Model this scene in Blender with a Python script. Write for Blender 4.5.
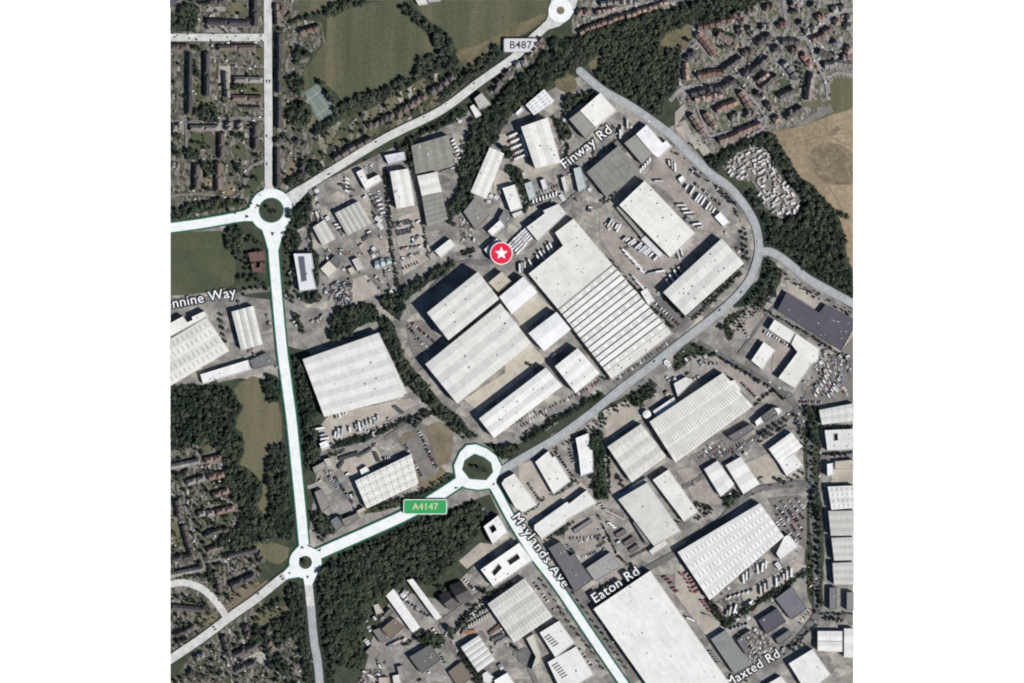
import bpy, bmesh, math, random
import numpy as np
from mathutils import Vector, Matrix
from mathutils.geometry import tessellate_polygon

for o in list(bpy.data.objects): bpy.data.objects.remove(o)
SC = bpy.context.scene
COL = SC.collection
R = math.radians
rnd = random.Random(7)
nprng = np.random.default_rng(7)

# ---------------------------------------------------------------- camera, sky, sun, exposure
S = 1.5                                  # metres per survey unit
CAM_H = 4000.0
cam = bpy.data.cameras.new('Camera'); co = bpy.data.objects.new('Camera', cam); COL.objects.link(co)
co.location = (0, 0, CAM_H); co.rotation_euler = (0, 0, 0)
cam.sensor_fit = 'HORIZONTAL'; cam.sensor_width = 36.0
cam.lens = 36.0*CAM_H/(1024*S); cam.clip_start = 10; cam.clip_end = 20000
SC.camera = co

SUN_AZ, SUN_EL = 121.0, 36.0             # compass degrees, elevation
w = bpy.data.worlds.new('World'); SC.world = w; w.use_nodes = True
nt = w.node_tree; nt.nodes.clear()
out = nt.nodes.new('ShaderNodeOutputWorld')
sky = nt.nodes.new('ShaderNodeTexSky'); sky.sky_type = 'NISHITA'; sky.sun_disc = False
sky.sun_elevation = R(SUN_EL); sky.sun_rotation = R(SUN_AZ); sky.dust_density = 0.2; sky.ozone_density = 4.0
bg = nt.nodes.new('ShaderNodeBackground'); bg.inputs['Strength'].default_value = 0.05
nt.links.new(sky.outputs[0], bg.inputs['Color'])
# below the horizon (past the end of the surveyed land) an added flat white glow as blank backdrop
bg2 = nt.nodes.new('ShaderNodeBackground'); bg2.inputs['Color'].default_value = (1, 1, 1, 1); bg2.inputs['Strength'].default_value = 1.0
tc = nt.nodes.new('ShaderNodeTexCoord'); sx = nt.nodes.new('ShaderNodeSeparateXYZ')
lt = nt.nodes.new('ShaderNodeMath'); lt.operation = 'LESS_THAN'; lt.inputs[1].default_value = -0.02
mx = nt.nodes.new('ShaderNodeMixShader')
nt.links.new(tc.outputs['Generated'], sx.inputs[0]); nt.links.new(sx.outputs['Z'], lt.inputs[0])
nt.links.new(lt.outputs[0], mx.inputs[0]); nt.links.new(bg.outputs[0], mx.inputs[1]); nt.links.new(bg2.outputs[0], mx.inputs[2])
nt.links.new(mx.outputs[0], out.inputs[0])

sl = bpy.data.lights.new('Sun', 'SUN'); sl.energy = 5.0; sl.angle = R(0.5); sl.color = (1.0, 0.972, 0.928)
so = bpy.data.objects.new('Sun', sl); COL.objects.link(so)
sd = Vector((math.sin(R(SUN_AZ))*math.cos(R(SUN_EL)), math.cos(R(SUN_AZ))*math.cos(R(SUN_EL)), math.sin(R(SUN_EL))))
so.rotation_euler = sd.to_track_quat('Z', 'Y').to_euler(); so.location = sd*1500

vs = SC.view_settings; vs.view_transform = 'Standard'; vs.look = 'None'; vs.gamma = 1.0; vs.use_curve_mapping = False
vs.exposure = 0.45
SC.cycles.max_bounces = 4; SC.cycles.diffuse_bounces = 1; SC.cycles.filter_width = 2.0; SC.cycles.glossy_bounces = 1

# ---------------------------------------------------------------- survey coordinates
Z1, Z2 = 180/683, 100/683
SHEET = {'M': (0, 0, 1)}
for i, y in zip('ABCD', (0, 170, 340, 503)):
    for j, x in enumerate((165, 335, 505, 675)): SHEET[f'{i}{j+1}'] = (x, y, Z1)
for k, l in {'F': [(170,0),(170,100),(265,0),(265,100),(655,0),(755,0),(675,70),(755,70)],
             'G': [(170,430),(170,500),(170,583),(250,583),(340,583),(365,60),(465,20),(560,0)],
             'H': [(290,130),(370,130),(460,130),(550,90),(640,130),(600,190),(290,210),(460,200)],
             'I': [(165,290),(300,430),(480,460),(560,490),(440,583),(690,583),(755,390),(755,270)]}.items():
    for j, (x, y) in enumerate(l): SHEET[f'{k}{j+1}'] = (x, y, Z2)
XL, XR = (170.4-512)*S, (853.2-512)*S     # the surveyed land ends here
def pts(s):
    """'A3 62,485 160,450 B1 3,4' -> world (x, y) points"""
    t, r = 'M', []
    for k in s.split():
        if k in SHEET: t = k; continue
        a, b = map(float, k.split(','))
        ox, oy, f = SHEET[t]
        r.append(Vector(((ox+a*f-512)*S, (341.5-oy-b*f)*S)))
    return r

# ---------------------------------------------------------------- materials
MAT = {}
def newmat(name):
    m = bpy.data.materials.new(name); m.use_nodes = True
    n = m.node_tree; b = n.nodes['Principled BSDF']; b.inputs['Roughness'].default_value = 0.85
    b.inputs['Specular IOR Level'].default_value = 0.25
    MAT[name] = m
    return m, n, b
def N(n, t, **k):
    x = n.nodes.new(t)
    for a, v in k.items(): setattr(x, a, v)
    return x
def noise(n, vec, scale, detail=4, rough=.6):
    x = N(n, 'ShaderNodeTexNoise'); x.inputs['Scale'].default_value = scale; x.inputs['Detail'].default_value = detail; x.inputs['Roughness'].default_value = rough
    n.links.new(vec, x.inputs['Vector']); return x.outputs['Fac']
def ramp(n, fac, stops, interp='LINEAR'):
    r = N(n, 'ShaderNodeValToRGB'); r.color_ramp.interpolation = interp
    e = r.color_ramp.elements
    while len(e) < len(stops): e.new(.5)
    for q, (p, c) in zip(e, stops): q.position = p; q.color = (*c, 1)
    n.links.new(fac, r.inputs[0]); return r.outputs['Color']
def mixc(n, mode, fac, a, b):
    x = N(n, 'ShaderNodeMix', data_type='RGBA', blend_type=mode)
    if isinstance(fac, float): x.inputs[0].default_value = fac
    else: n.links.new(fac, x.inputs[0])
    for i, v in ((6, a), (7, b)):
        if isinstance(v, tuple): x.inputs[i].default_value = (*v, 1)
        else: n.links.new(v, x.inputs[i])
    return x.outputs[2]
def gp(n): return N(n, 'ShaderNodeNewGeometry').outputs['Position']
def grey(v): return (v, v, v)

def ground(name, cols, scale=.03, fine=.35, amount=.35, streak=None, slabs=0):
    m, n, b = newmat(name); p = gp(n)
    if streak is not None:
        mp = N(n, 'ShaderNodeMapping'); mp.inputs['Rotation'].default_value = (0, 0, R(streak)); mp.inputs['Scale'].default_value = (1, .12, 1)
        n.links.new(p, mp.inputs[0]); ps = mp.outputs[0]
    else: ps = p
    k = len(cols)
    c = ramp(n, noise(n, ps, scale, 6, .65), [(.32+.36*i/(k-1), x) for i, x in enumerate(cols)])
    f = ramp(n, noise(n, p, fine, 3, .7), [(.25, grey(1-amount)), (.75, grey(1+amount*.6))])
    c = mixc(n, 'MULTIPLY', 1.0, c, f)
    if slabs:      # resurfaced and concreted patches
        mp = N(n, 'ShaderNodeMapping'); mp.inputs['Rotation'].default_value = (0, 0, R(34)); mp.inputs['Scale'].default_value = (slabs, slabs*1.6, 0); n.links.new(p, mp.inputs[0])
        v = N(n, 'ShaderNodeTexVoronoi', distance='CHEBYCHEV'); v.inputs['Scale'].default_value = 1; n.links.new(mp.outputs[0], v.inputs['Vector'])
        wv = N(n, 'ShaderNodeVectorMath', operation='SCALE'); nz = N(n, 'ShaderNodeTexNoise'); nz.inputs['Scale'].default_value = .12; nz.inputs['Detail'].default_value = 4; n.links.new(p, nz.inputs['Vector']); n.links.new(nz.outputs['Color'], wv.inputs[0]); wv.inputs['Scale'].default_value = .55
        ad = N(n, 'ShaderNodeVectorMath', operation='ADD'); n.links.new(mp.outputs[0], ad.inputs[0]); n.links.new(wv.outputs[0], ad.inputs[1]); n.links.new(ad.outputs[0], v.inputs['Vector'])
        s = N(n, 'ShaderNodeSeparateColor'); n.links.new(v.outputs['Color'], s.inputs[0])
        c = mixc(n, 'MULTIPLY', 1.0, c, ramp(n, s.outputs[0], [(0,(.74,.73,.74)), (.22,(.98,.96,.95)), (.5,(1.1,1.08,1.04)), (.7,(.86,.85,.86)), (.85,(1.28,1.24,1.18))], 'CONSTANT'))
    n.links.new(c, b.inputs['Base Color']); b.inputs['Roughness'].default_value = .95
    return m
ground('tarmac', [(.13,.126,.12), (.23,.219,.203), (.36,.338,.305)], .045, .35, .32, None, .05)
ground('yard concrete', [(.26,.238,.205), (.345,.315,.27), (.43,.392,.335)], .04, .35, .28)
ground('pink yard', [(.20,.18,.162), (.28,.25,.224), (.345,.308,.272)], .05, .35, .28)
ground('beige yard', [(.34,.312,.255), (.41,.376,.31), (.48,.445,.375)], .05, .4, .22)
ground('asphalt', [(.10,.098,.094), (.135,.13,.124), (.17,.163,.155)], .06, .4, .35)
ground('park asphalt', [(.14,.13,.12), (.175,.16,.148), (.22,.20,.182)], .06, .5, .5)
ground('estate road', [(.19,.18,.175), (.235,.222,.214), (.29,.275,.262)], .06, .4, .3)
ground('estate ground', [(.13,.12,.11), (.18,.165,.15), (.24,.22,.20)], .06, .4, .5)
ground('meadow', [(.060,.070,.040), (.088,.091,.054), (.132,.118,.073)], .03, .25, .34, 60)
ground('pitch', [(.050,.062,.036), (.066,.076,.043), (.090,.090,.055)], .02, .25, .28)
ground('dry meadow', [(.085,.082,.048), (.135,.118,.07), (.18,.148,.092)], .035, .2, .38)
ground('brown field', [(.17,.13,.083), (.25,.195,.127), (.33,.26,.175)], .022, .15, .36, 25)
ground('brown plot', [(.12,.102,.068), (.165,.138,.092), (.21,.175,.12)], .05, .4, .35)
ground('park grass', [(.072,.078,.042), (.115,.11,.064), (.155,.135,.085)], .03, .3, .3, 85)
ground('mound', [(.12,.10,.066), (.17,.137,.09), (.23,.185,.12)], .05, .2, .4)
ground('verge', [(.028,.040,.025), (.045,.055,.034), (.075,.075,.048)], .08, .4, .5)
ground('green edge', [(.008,.075,.042), (.012,.10,.058), (.018,.12,.07)], .1, .4, .3)
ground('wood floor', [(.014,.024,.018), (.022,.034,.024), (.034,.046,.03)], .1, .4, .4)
ground('court', [(.13,.165,.14), (.15,.185,.16), (.17,.20,.17)], .08, .4, .15)
ground('white road', [(.58,.61,.605), (.66,.685,.68), (.71,.725,.72)], .09, .3, .10)
ground('pale road', [(.39,.385,.365), (.495,.49,.47), (.57,.565,.54)], .09, .3, .2)
ground('grey road', [(.26,.268,.274), (.31,.32,.325), (.35,.36,.362)], .06, .3, .12)
ground('paint', [(.55,.55,.53), (.65,.65,.63)], .3)
ground('green line', [(.24,.28,.25), (.28,.32,.29)], .3)
ground('soil', [(.1,.08,.05), (.16,.12,.08)], .1)

def garden(name, seedrot, stops, cell, asp=(1.7,.9)):
    m, n, b = newmat(name); p = gp(n)
    mp = N(n, 'ShaderNodeMapping'); mp.inputs['Rotation'].default_value = (0, 0, R(seedrot)); mp.inputs['Scale'].default_value = (cell*asp[0], cell*asp[1], 0)
    n.links.new(p, mp.inputs[0])
    v = N(n, 'ShaderNodeTexVoronoi', distance='CHEBYCHEV'); v.inputs['Scale'].default_value = 1; v.inputs['Randomness'].default_value = .7; n.links.new(mp.outputs[0], v.inputs['Vector'])
    s = N(n, 'ShaderNodeSeparateColor'); n.links.new(v.outputs['Color'], s.inputs[0])
    c = ramp(n, s.outputs[0], stops, 'CONSTANT')
    f = ramp(n, noise(n, p, .35, 4, .7), [(.3, grey(.55)), (.7, grey(1.25))])
    n.links.new(mixc(n, 'MULTIPLY', 1.0, c, f), b.inputs['Base Color'])
    b.inputs['Roughness'].default_value = .95
garden('garden plots', 0, [(0,(.06,.064,.042)), (.26,(.105,.098,.078)), (.46,(.165,.152,.13)), (.6,(.078,.084,.05)), (.72,(.20,.185,.162)), (.86,(.14,.128,.116)), (.975,(.36,.345,.32))], .17)
garden('villa plots', -30, [(0,(.05,.056,.036)), (.3,(.105,.098,.06)), (.5,(.15,.135,.09)), (.66,(.07,.08,.045)), (.8,(.2,.18,.145)), (.94,(.36,.33,.29))], .15, (.95,.3))
garden('estate plots', 35, [(0,(.085,.094,.058)), (.22,(.165,.152,.135)), (.40,(.215,.197,.18)), (.54,(.10,.106,.066)), (.70,(.25,.23,.213)), (.84,(.18,.167,.155)), (.97,(.38,.36,.34))], .2)
garden('clutter', 25, [(0,(.06,.06,.062)), (.3,(.20,.185,.165)), (.5,(.11,.10,.10)), (.7,(.32,.30,.27)), (.86,(.16,.11,.09)), (.94,(.6,.6,.58))], .32)

def surf(name, rough=.7, amount=.16, seam=None, spec=.3):
    """colour comes from the object; weathering from noise, seams from the metre grid of the roof"""
    m, n, b = newmat(name); p = gp(n)
    oi = N(n, 'ShaderNodeObjectInfo')
    big = ramp(n, noise(n, p, .06, 5, .65), [(.28, grey(1-amount)), (.5, grey(1-amount*.25)), (.72, grey(1+amount*.25))])
    fine = ramp(n, noise(n, p, .7, 2, .6), [(.3, grey(1-amount*.6)), (.7, grey(1.0))])
    c = mixc(n, 'MULTIPLY', 1.0, mixc(n, 'MULTIPLY', 1.0, oi.outputs['Color'], big), fine)
    if seam:
        uv = N(n, 'ShaderNodeUVMap'); s = N(n, 'ShaderNodeSeparateXYZ'); n.links.new(uv.outputs[0], s.inputs[0])
        md = N(n, 'ShaderNodeMath', operation='PINGPONG'); md.inputs[1].default_value = seam; n.links.new(s.outputs[0], md.inputs[0])
        c = mixc(n, 'MULTIPLY', 1.0, c, ramp(n, md.outputs[0], [(0, grey(.72)), (.14, grey(.97)), (.5, grey(1.0))]))
        mp = N(n, 'ShaderNodeMapping'); mp.inputs['Scale'].default_value = (.55, .035, 1); n.links.new(uv.outputs[0], mp.inputs[0])
        c = mixc(n, 'MULTIPLY', 1.0, c, ramp(n, noise(n, mp.outputs[0], 1.0, 4, .7), [(.3, grey(.84)), (.62, grey(1.02))]))
    n.links.new(c, b.inputs['Base Color']); b.inputs['Roughness'].default_value = rough; b.inputs['Specular IOR Level'].default_value = spec
    return m
surf('metal roof', .6, .17, 6.0)
surf('felt roof', .9, .2)
surf('old roof', .95, .3, 4.0)
surf('wall', .8, .12)
surf('tile roof', .95, .35)
surf('vehicle paint', .35, .05, None, .5)
surf('rooflight', .3, .1, None, .5)
surf('solid', .6, .04)
surf('sign face', .5, .02)

def leafmat(name, dark, mid, light):
    m, n, b = newmat(name); p = gp(n)
    isl = N(n, 'ShaderNodeNewGeometry').outputs['Random Per Island']
    oi = N(n, 'ShaderNodeObjectInfo').outputs['Random']
    a = N(n, 'ShaderNodeMath', operation='MULTIPLY_ADD'); a.inputs[1].default_value = .35; n.links.new(isl, a.inputs[0])
    a2 = N(n, 'ShaderNodeMath', operation='MULTIPLY_ADD'); a2.inputs[1].default_value = .3; n.links.new(oi, a2.inputs[0]); n.links.new(noise(n, p, .03, 4, .7), a2.inputs[2])
    at_ = N(n, 'ShaderNodeAttribute', attribute_name='tone'); a3 = N(n, 'ShaderNodeMath', operation='ADD'); n.links.new(a2.outputs[0], a3.inputs[0]); n.links.new(at_.outputs['Fac'], a3.inputs[1])
    n.links.new(a3.outputs[0], a.inputs[2])
    c = ramp(n, a.outputs[0], [(.45, dark), (.75, mid), (1.0, light)])
    n.links.new(c, b.inputs['Base Color']); b.inputs['Roughness'].default_value = .9; b.inputs['Specular IOR Level'].default_value = .12
leafmat('foliage', (.017,.027,.021), (.030,.042,.029), (.060,.070,.046))
leafmat('fresh foliage', (.018,.031,.021), (.032,.047,.029), (.056,.07,.042))
leafmat('hedge foliage', (.014,.022,.017), (.024,.034,.024), (.043,.05,.034))
m, n, b = newmat('bark'); b.inputs['Base Color'].default_value = (.09,.065,.045,1)

# ---------------------------------------------------------------- objects
def mesh_obj(name, bm, mat, parent=None, color=None, clip=True):
    if clip:
        xs = [v.co.x for v in bm.verts]
        for lim, sg in ((XL, -1), (XR, 1)):
            if any((x-lim)*sg > .01 for x in xs):
                r = bmesh.ops.bisect_plane(bm, geom=bm.verts[:]+bm.edges[:]+bm.faces[:], plane_co=(lim,0,0), plane_no=(sg,0,0), clear_outer=True)
                if not bm.verts: bm.free(); return None
                ce = [e for e in r['geom_cut'] if isinstance(e, bmesh.types.BMEdge) and e.is_boundary]
                if ce and 'wall' in name: bmesh.ops.holes_fill(bm, edges=ce, sides=0)
    me = bpy.data.meshes.new(name); bm.to_mesh(me); bm.free()
    me.materials.append(MAT[mat])
    o = bpy.data.objects.new(name, me); COL.objects.link(o)
    if parent: o.parent = parent; o.matrix_parent_inverse = Matrix.Translation(-parent.location) if parent.type == 'EMPTY' and parent.rotation_euler.z == 0 else Matrix()
    if color: o.color = (*color, 1)
    return o
def thing(name, label, cat, loc=(0,0,0), rz=0, group=None):
    o = bpy.data.objects.new(name, None); COL.objects.link(o); o.location = loc; o.rotation_euler = (0,0,rz)
    o.empty_display_size = .1
    tag(o, label, cat, group); return o
def tag(o, label, cat, group=None):
    o['label'] = label; o['category'] = cat
    if group: o['group'] = group
ORD = 'first second third fourth fifth sixth seventh eighth ninth tenth eleventh twelfth thirteenth fourteenth fifteenth sixteenth seventeenth eighteenth nineteenth twentieth twenty-first twenty-second twenty-third twenty-fourth twenty-fifth twenty-sixth twenty-seventh twenty-eighth twenty-ninth thirtieth'.split()

def poly_bm(bm, P, z, holes=()):
    loops = [[Vector((p.x, p.y, 0)) for p in L] for L in [P, *holes]]
    flat = [p for L in loops for p in L]
    vv = [bm.verts.new((p.x, p.y, z)) for p in flat]
    for t in tessellate_polygon(loops):
        try:
            f = bm.faces.new([vv[i] for i in t]); f.normal_update()
            if f.normal.z < 0: f.normal_flip()
        except ValueError: pass
def smooth(P, step=6.0, closed=False):
    r = []; n = len(P)
    for i in range(n if closed else n-1):
        if closed: a, b, c, d = (P[(i+k) % n] for k in (-1, 0, 1, 2))
        else: a, b, c, d = P[max(i-1,0)], P[i], P[i+1], P[min(i+2,n-1)]
        k = max(1, int((c-b).length/step))
        for j in range(k):
            t = j/k
            r.append(.5*((2*b)+(c-a)*t+(2*a-5*b+4*c-d)*t*t+(3*b-a-3*c+d)*t**3))
    if not closed: r.append(P[-1])
    return r
def area(P): return sum(P[i].x*P[(i+1)%len(P)].y-P[(i+1)%len(P)].x*P[i].y for i in range(len(P)))/2
def ccw(P): return P if area(P) > 0 else P[::-1]
def offset(P, d):
    """inset a counter-clockwise outline by d"""
    r = []; n = len(P)
    for i in range(n):
        a, b, c = P[i-1], P[i], P[(i+1)%n]
        e, f = (b-a).normalized(), (c-b).normalized()
        n1, n2 = Vector((-e.y, e.x)), Vector((-f.y, f.x))
        k = n1+n2; q = k.dot(n1)
        r.append(b + k*(d/max(q, .3)))
    return r
def inside(P, x, y):
    r = np.zeros(len(x), bool); n = len(P)
    for i in range(n):
        a, b = P[i], P[(i+1)%n]
        if a.y == b.y: continue
        c = ((a.y > y) != (b.y > y)) & (x < (b.x-a.x)*(y-a.y)/(b.y-a.y)+a.x)
        r ^= c
    return r
ZL = [0.03]
def wobble(P, amp=2.5, step=9):
    Q = smooth(P, step, True)
    return [p+Vector((rnd.uniform(-amp, amp), rnd.uniform(-amp, amp)))*.5 for p in Q]
def zone(name, spec, mat, rough=False, kind='structure'):
    P = pts(spec) if isinstance(spec, str) else spec
    if rough: P = wobble(P)
    bm = bmesh.new(); poly_bm(bm, P, ZL[0]); ZL[0] += .004
    o = mesh_obj(name, bm, mat)
    if o: o['kind'] = kind
    return o
def ribbon(P, wd, z):
    bm = bmesh.new(); prev = None; n = len(P)
    for i, p in enumerate(P):
        t = (P[min(i+1, n-1)]-P[max(i-1, 0)]).normalized(); nn = Vector((-t.y, t.x))
        wi = wd if not callable(wd) else wd(i/(n-1))
        a, b = bm.verts.new((*(p+nn*wi/2), z)), bm.verts.new((*(p-nn*wi/2), z))
        if prev:
            f = bm.faces.new((prev[0], prev[1], b, a))
        prev = (a, b)
    bmesh.ops.recalc_face_normals(bm, faces=bm.faces[:])
    for f in bm.faces:
        f.normal_update()
        if f.normal.z < 0: f.normal_flip()
    return bm
MAINR = []
RZ = [0.88]
def blocks_road(x, y, r, h):
    """a crown here would stand on a main road or put it in shade"""
    L = h/math.tan(R(SUN_EL)); dx, dy = -math.sin(R(SUN_AZ)), -math.cos(R(SUN_AZ))
    for P, hw in MAINR:
        for t in (0, .5, .95):
            if (((P[:,0]-x-dx*L*t)**2+(P[:,1]-y-dy*L*t)**2).min()) < (hw+r*.8+1.5)**2: return True
    return False
def road(name, spec, width, mat, edge=None, ew=2.6, dash=False):
    P = smooth(pts(spec))
    W = width*S
    if width > 6.5: MAINR.append((np.array([(p.x,p.y) for p in P]), W/2))
    if edge:
        o = mesh_obj('verge', ribbon(P, W+2*ew, RZ[0]-.1), edge); o['kind'] = 'structure'
    o = mesh_obj(name, ribbon(P, W, RZ[0]), mat); o['kind'] = 'structure'
    if dash:
        bm = bmesh.new()
        for i in range(0, len(P)-1, 2):
            t = (P[i+1]-P[i]).normalized(); q = Vector((-t.y, t.x))*.35; e = P[i]+t*4
            bm.faces.new([bm.verts.new((*c, RZ[0]+.05)) for c in (P[i]-q, e-q, e+q, P[i]+q)])
        m = mesh_obj('road_marking', bm, 'paint'); m['kind'] = 'structure'
    RZ[0] += .006
def ring(name, outer, inner, mat, z):
    bm = bmesh.new(); poly_bm(bm, outer, z, [inner] if inner else ()); o = mesh_obj(name, bm, mat); o['kind'] = 'structure'
def circle(c, r, n=40): return [c+Vector((math.cos(t*math.tau/n), math.sin(t*math.tau/n)))*r for t in range(n)]
# ---------------------------------------------------------------- buildings
FOOT = []
def built(x, y, pad=0):
    for P, (x0, x1, y0, y1) in FOOT:
        if x0-pad < x < x1+pad and y0-pad < y < y1+pad and (inside(offset(P, -pad) if pad else P, np.array([x]), np.array([y]))[0]): return True
    return False
def foot(P): FOOT.append((ccw(P), (min(p.x for p in P), max(p.x for p in P), min(p.y for p in P), max(p.y for p in P))))
WALLC = (.34,.33,.31)
def walls(P, h, top=None, color=WALLC, parent=None):
    bm = bmesh.new()
    lo = [bm.verts.new((p.x, p.y, -.3)) for p in P]; hi = [bm.verts.new((p.x, p.y, h)) for p in P]
    n = len(P)
    for i in range(n): bm.faces.new((lo[i], lo[(i+1)%n], hi[(i+1)%n], hi[i]))
    return bm
def uvset(bm, fn):
    l = bm.loops.layers.uv.new('UVMap')
    for f in bm.faces:
        for q in f.loops: q[l].uv = fn(q.vert.co)
def box_bm(bm, c, ux, uy, z0, z1):
    """a box on the ground plan centre c, half-axes ux, uy"""
    q = [c-ux-uy, c+ux-uy, c+ux+uy, c-ux+uy]
    if (q[1]-q[0]).cross(q[2]-q[1]) < 0: q = q[::-1]
    lo = [bm.verts.new((p.x, p.y, z0)) for p in q]; hi = [bm.verts.new((p.x, p.y, z1)) for p in q]
    bm.faces.new(lo[::-1]); bm.faces.new(hi)
    for i in range(4): bm.faces.new((lo[i], lo[(i+1)%4], hi[(i+1)%4], hi[i]))
CREAM, WHITE, PALE, GREY, DGREY = (.62,.61,.575), (.73,.73,.725), (.56,.55,.52), (.27,.26,.235), (.125,.12,.118)
PURPLE, BEIGE, BROWN, LILAC, BLUEG = (.10,.092,.11), (.47,.42,.34), (.17,.14,.11), (.58,.57,.60), (.42,.46,.46)
def flat(label, spec, h, color=CREAM, cat='industrial building', name='industrial_building', hole=None, units=4, seam=False, roof=None):
    P = ccw(pts(spec) if isinstance(spec, str) else spec)
    H = [ccw(pts(x)) for x in hole] if hole else []
    foot(P)
    c0 = sum(P, Vector((0,0)))/len(P)
    t = thing(name, label, cat, (min(max(c0.x,XL+1),XR-1), c0.y, 0))
    mesh_obj('wall', walls(P, h), 'wall', t, tuple(.55*c+.1 for c in color))
    for q in H: mesh_obj('courtyard_wall', walls(q[::-1], h), 'wall', t, tuple(.5*c+.1 for c in color))
    bm = bmesh.new(); poly_bm(bm, P, h-.02, H)
    u = (P[1]-P[0]).normalized(); uvset(bm, lambda c: ((Vector((c.x,c.y))-P[0]).dot(u), (Vector((c.x,c.y))-P[0]).cross(u)))
    mesh_obj('roof', bm, roof or ('metal roof' if seam else 'felt roof'), t, color)
    for L, dd, nm in [(P, .55, 'parapet')]+[(q, -.55, 'courtyard_parapet') for q in H]:
        bm = bmesh.new(); I = offset(L, dd); ph = h+.55; n = len(L)
        a = [bm.verts.new((p.x,p.y,h-.3)) for p in L]; b = [bm.verts.new((p.x,p.y,ph)) for p in L]
        c = [bm.verts.new((p.x,p.y,ph)) for p in I]; d = [bm.verts.new((p.x,p.y,h-.3)) for p in I]
        for i in range(n):
            j = (i+1)%n
            for A, B in ((a,b),(b,c),(c,d)): bm.faces.new((A[i], A[j], B[j], B[i]))
        bmesh.ops.recalc_face_normals(bm, faces=bm.faces[:])
        mesh_obj(nm, bm, 'felt roof', t, tuple(min(.8,x*1.04) for x in color))
    ar = abs(area(P)); lr = random.Random(label)
    # roof plant, kept inside the outline
    xs = [p.x for p in P]; ys = [p.y for p in P]; I = offset(P, 3.0); k = 0
    for _ in range(60):
        if k >= units: break
        x, y = lr.uniform(min(xs), max(xs)), lr.uniform(min(ys), max(ys))
        if not inside(I, np.array([x]), np.array([y]))[0] or any(inside(offset(q,-3.), np.array([x]), np.array([y]))[0] for q in H): continue
        if x < XL+3 or x > XR-3: continue
        bm = bmesh.new(); vx = Vector((-u.y,u.x)); s1, s2 = lr.uniform(.4,1.3), lr.uniform(.4,1.0)
        box_bm(bm, Vector((x,y)), u*s1, vx*s2, h-.1, h+lr.uniform(.5,1.2))
        mesh_obj('roof_unit', bm, 'solid', t, lr.choice([(.4,.4,.4),(.5,.5,.48),(.62,.62,.6),(.25,.25,.25)])); k += 1
    return t
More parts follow.
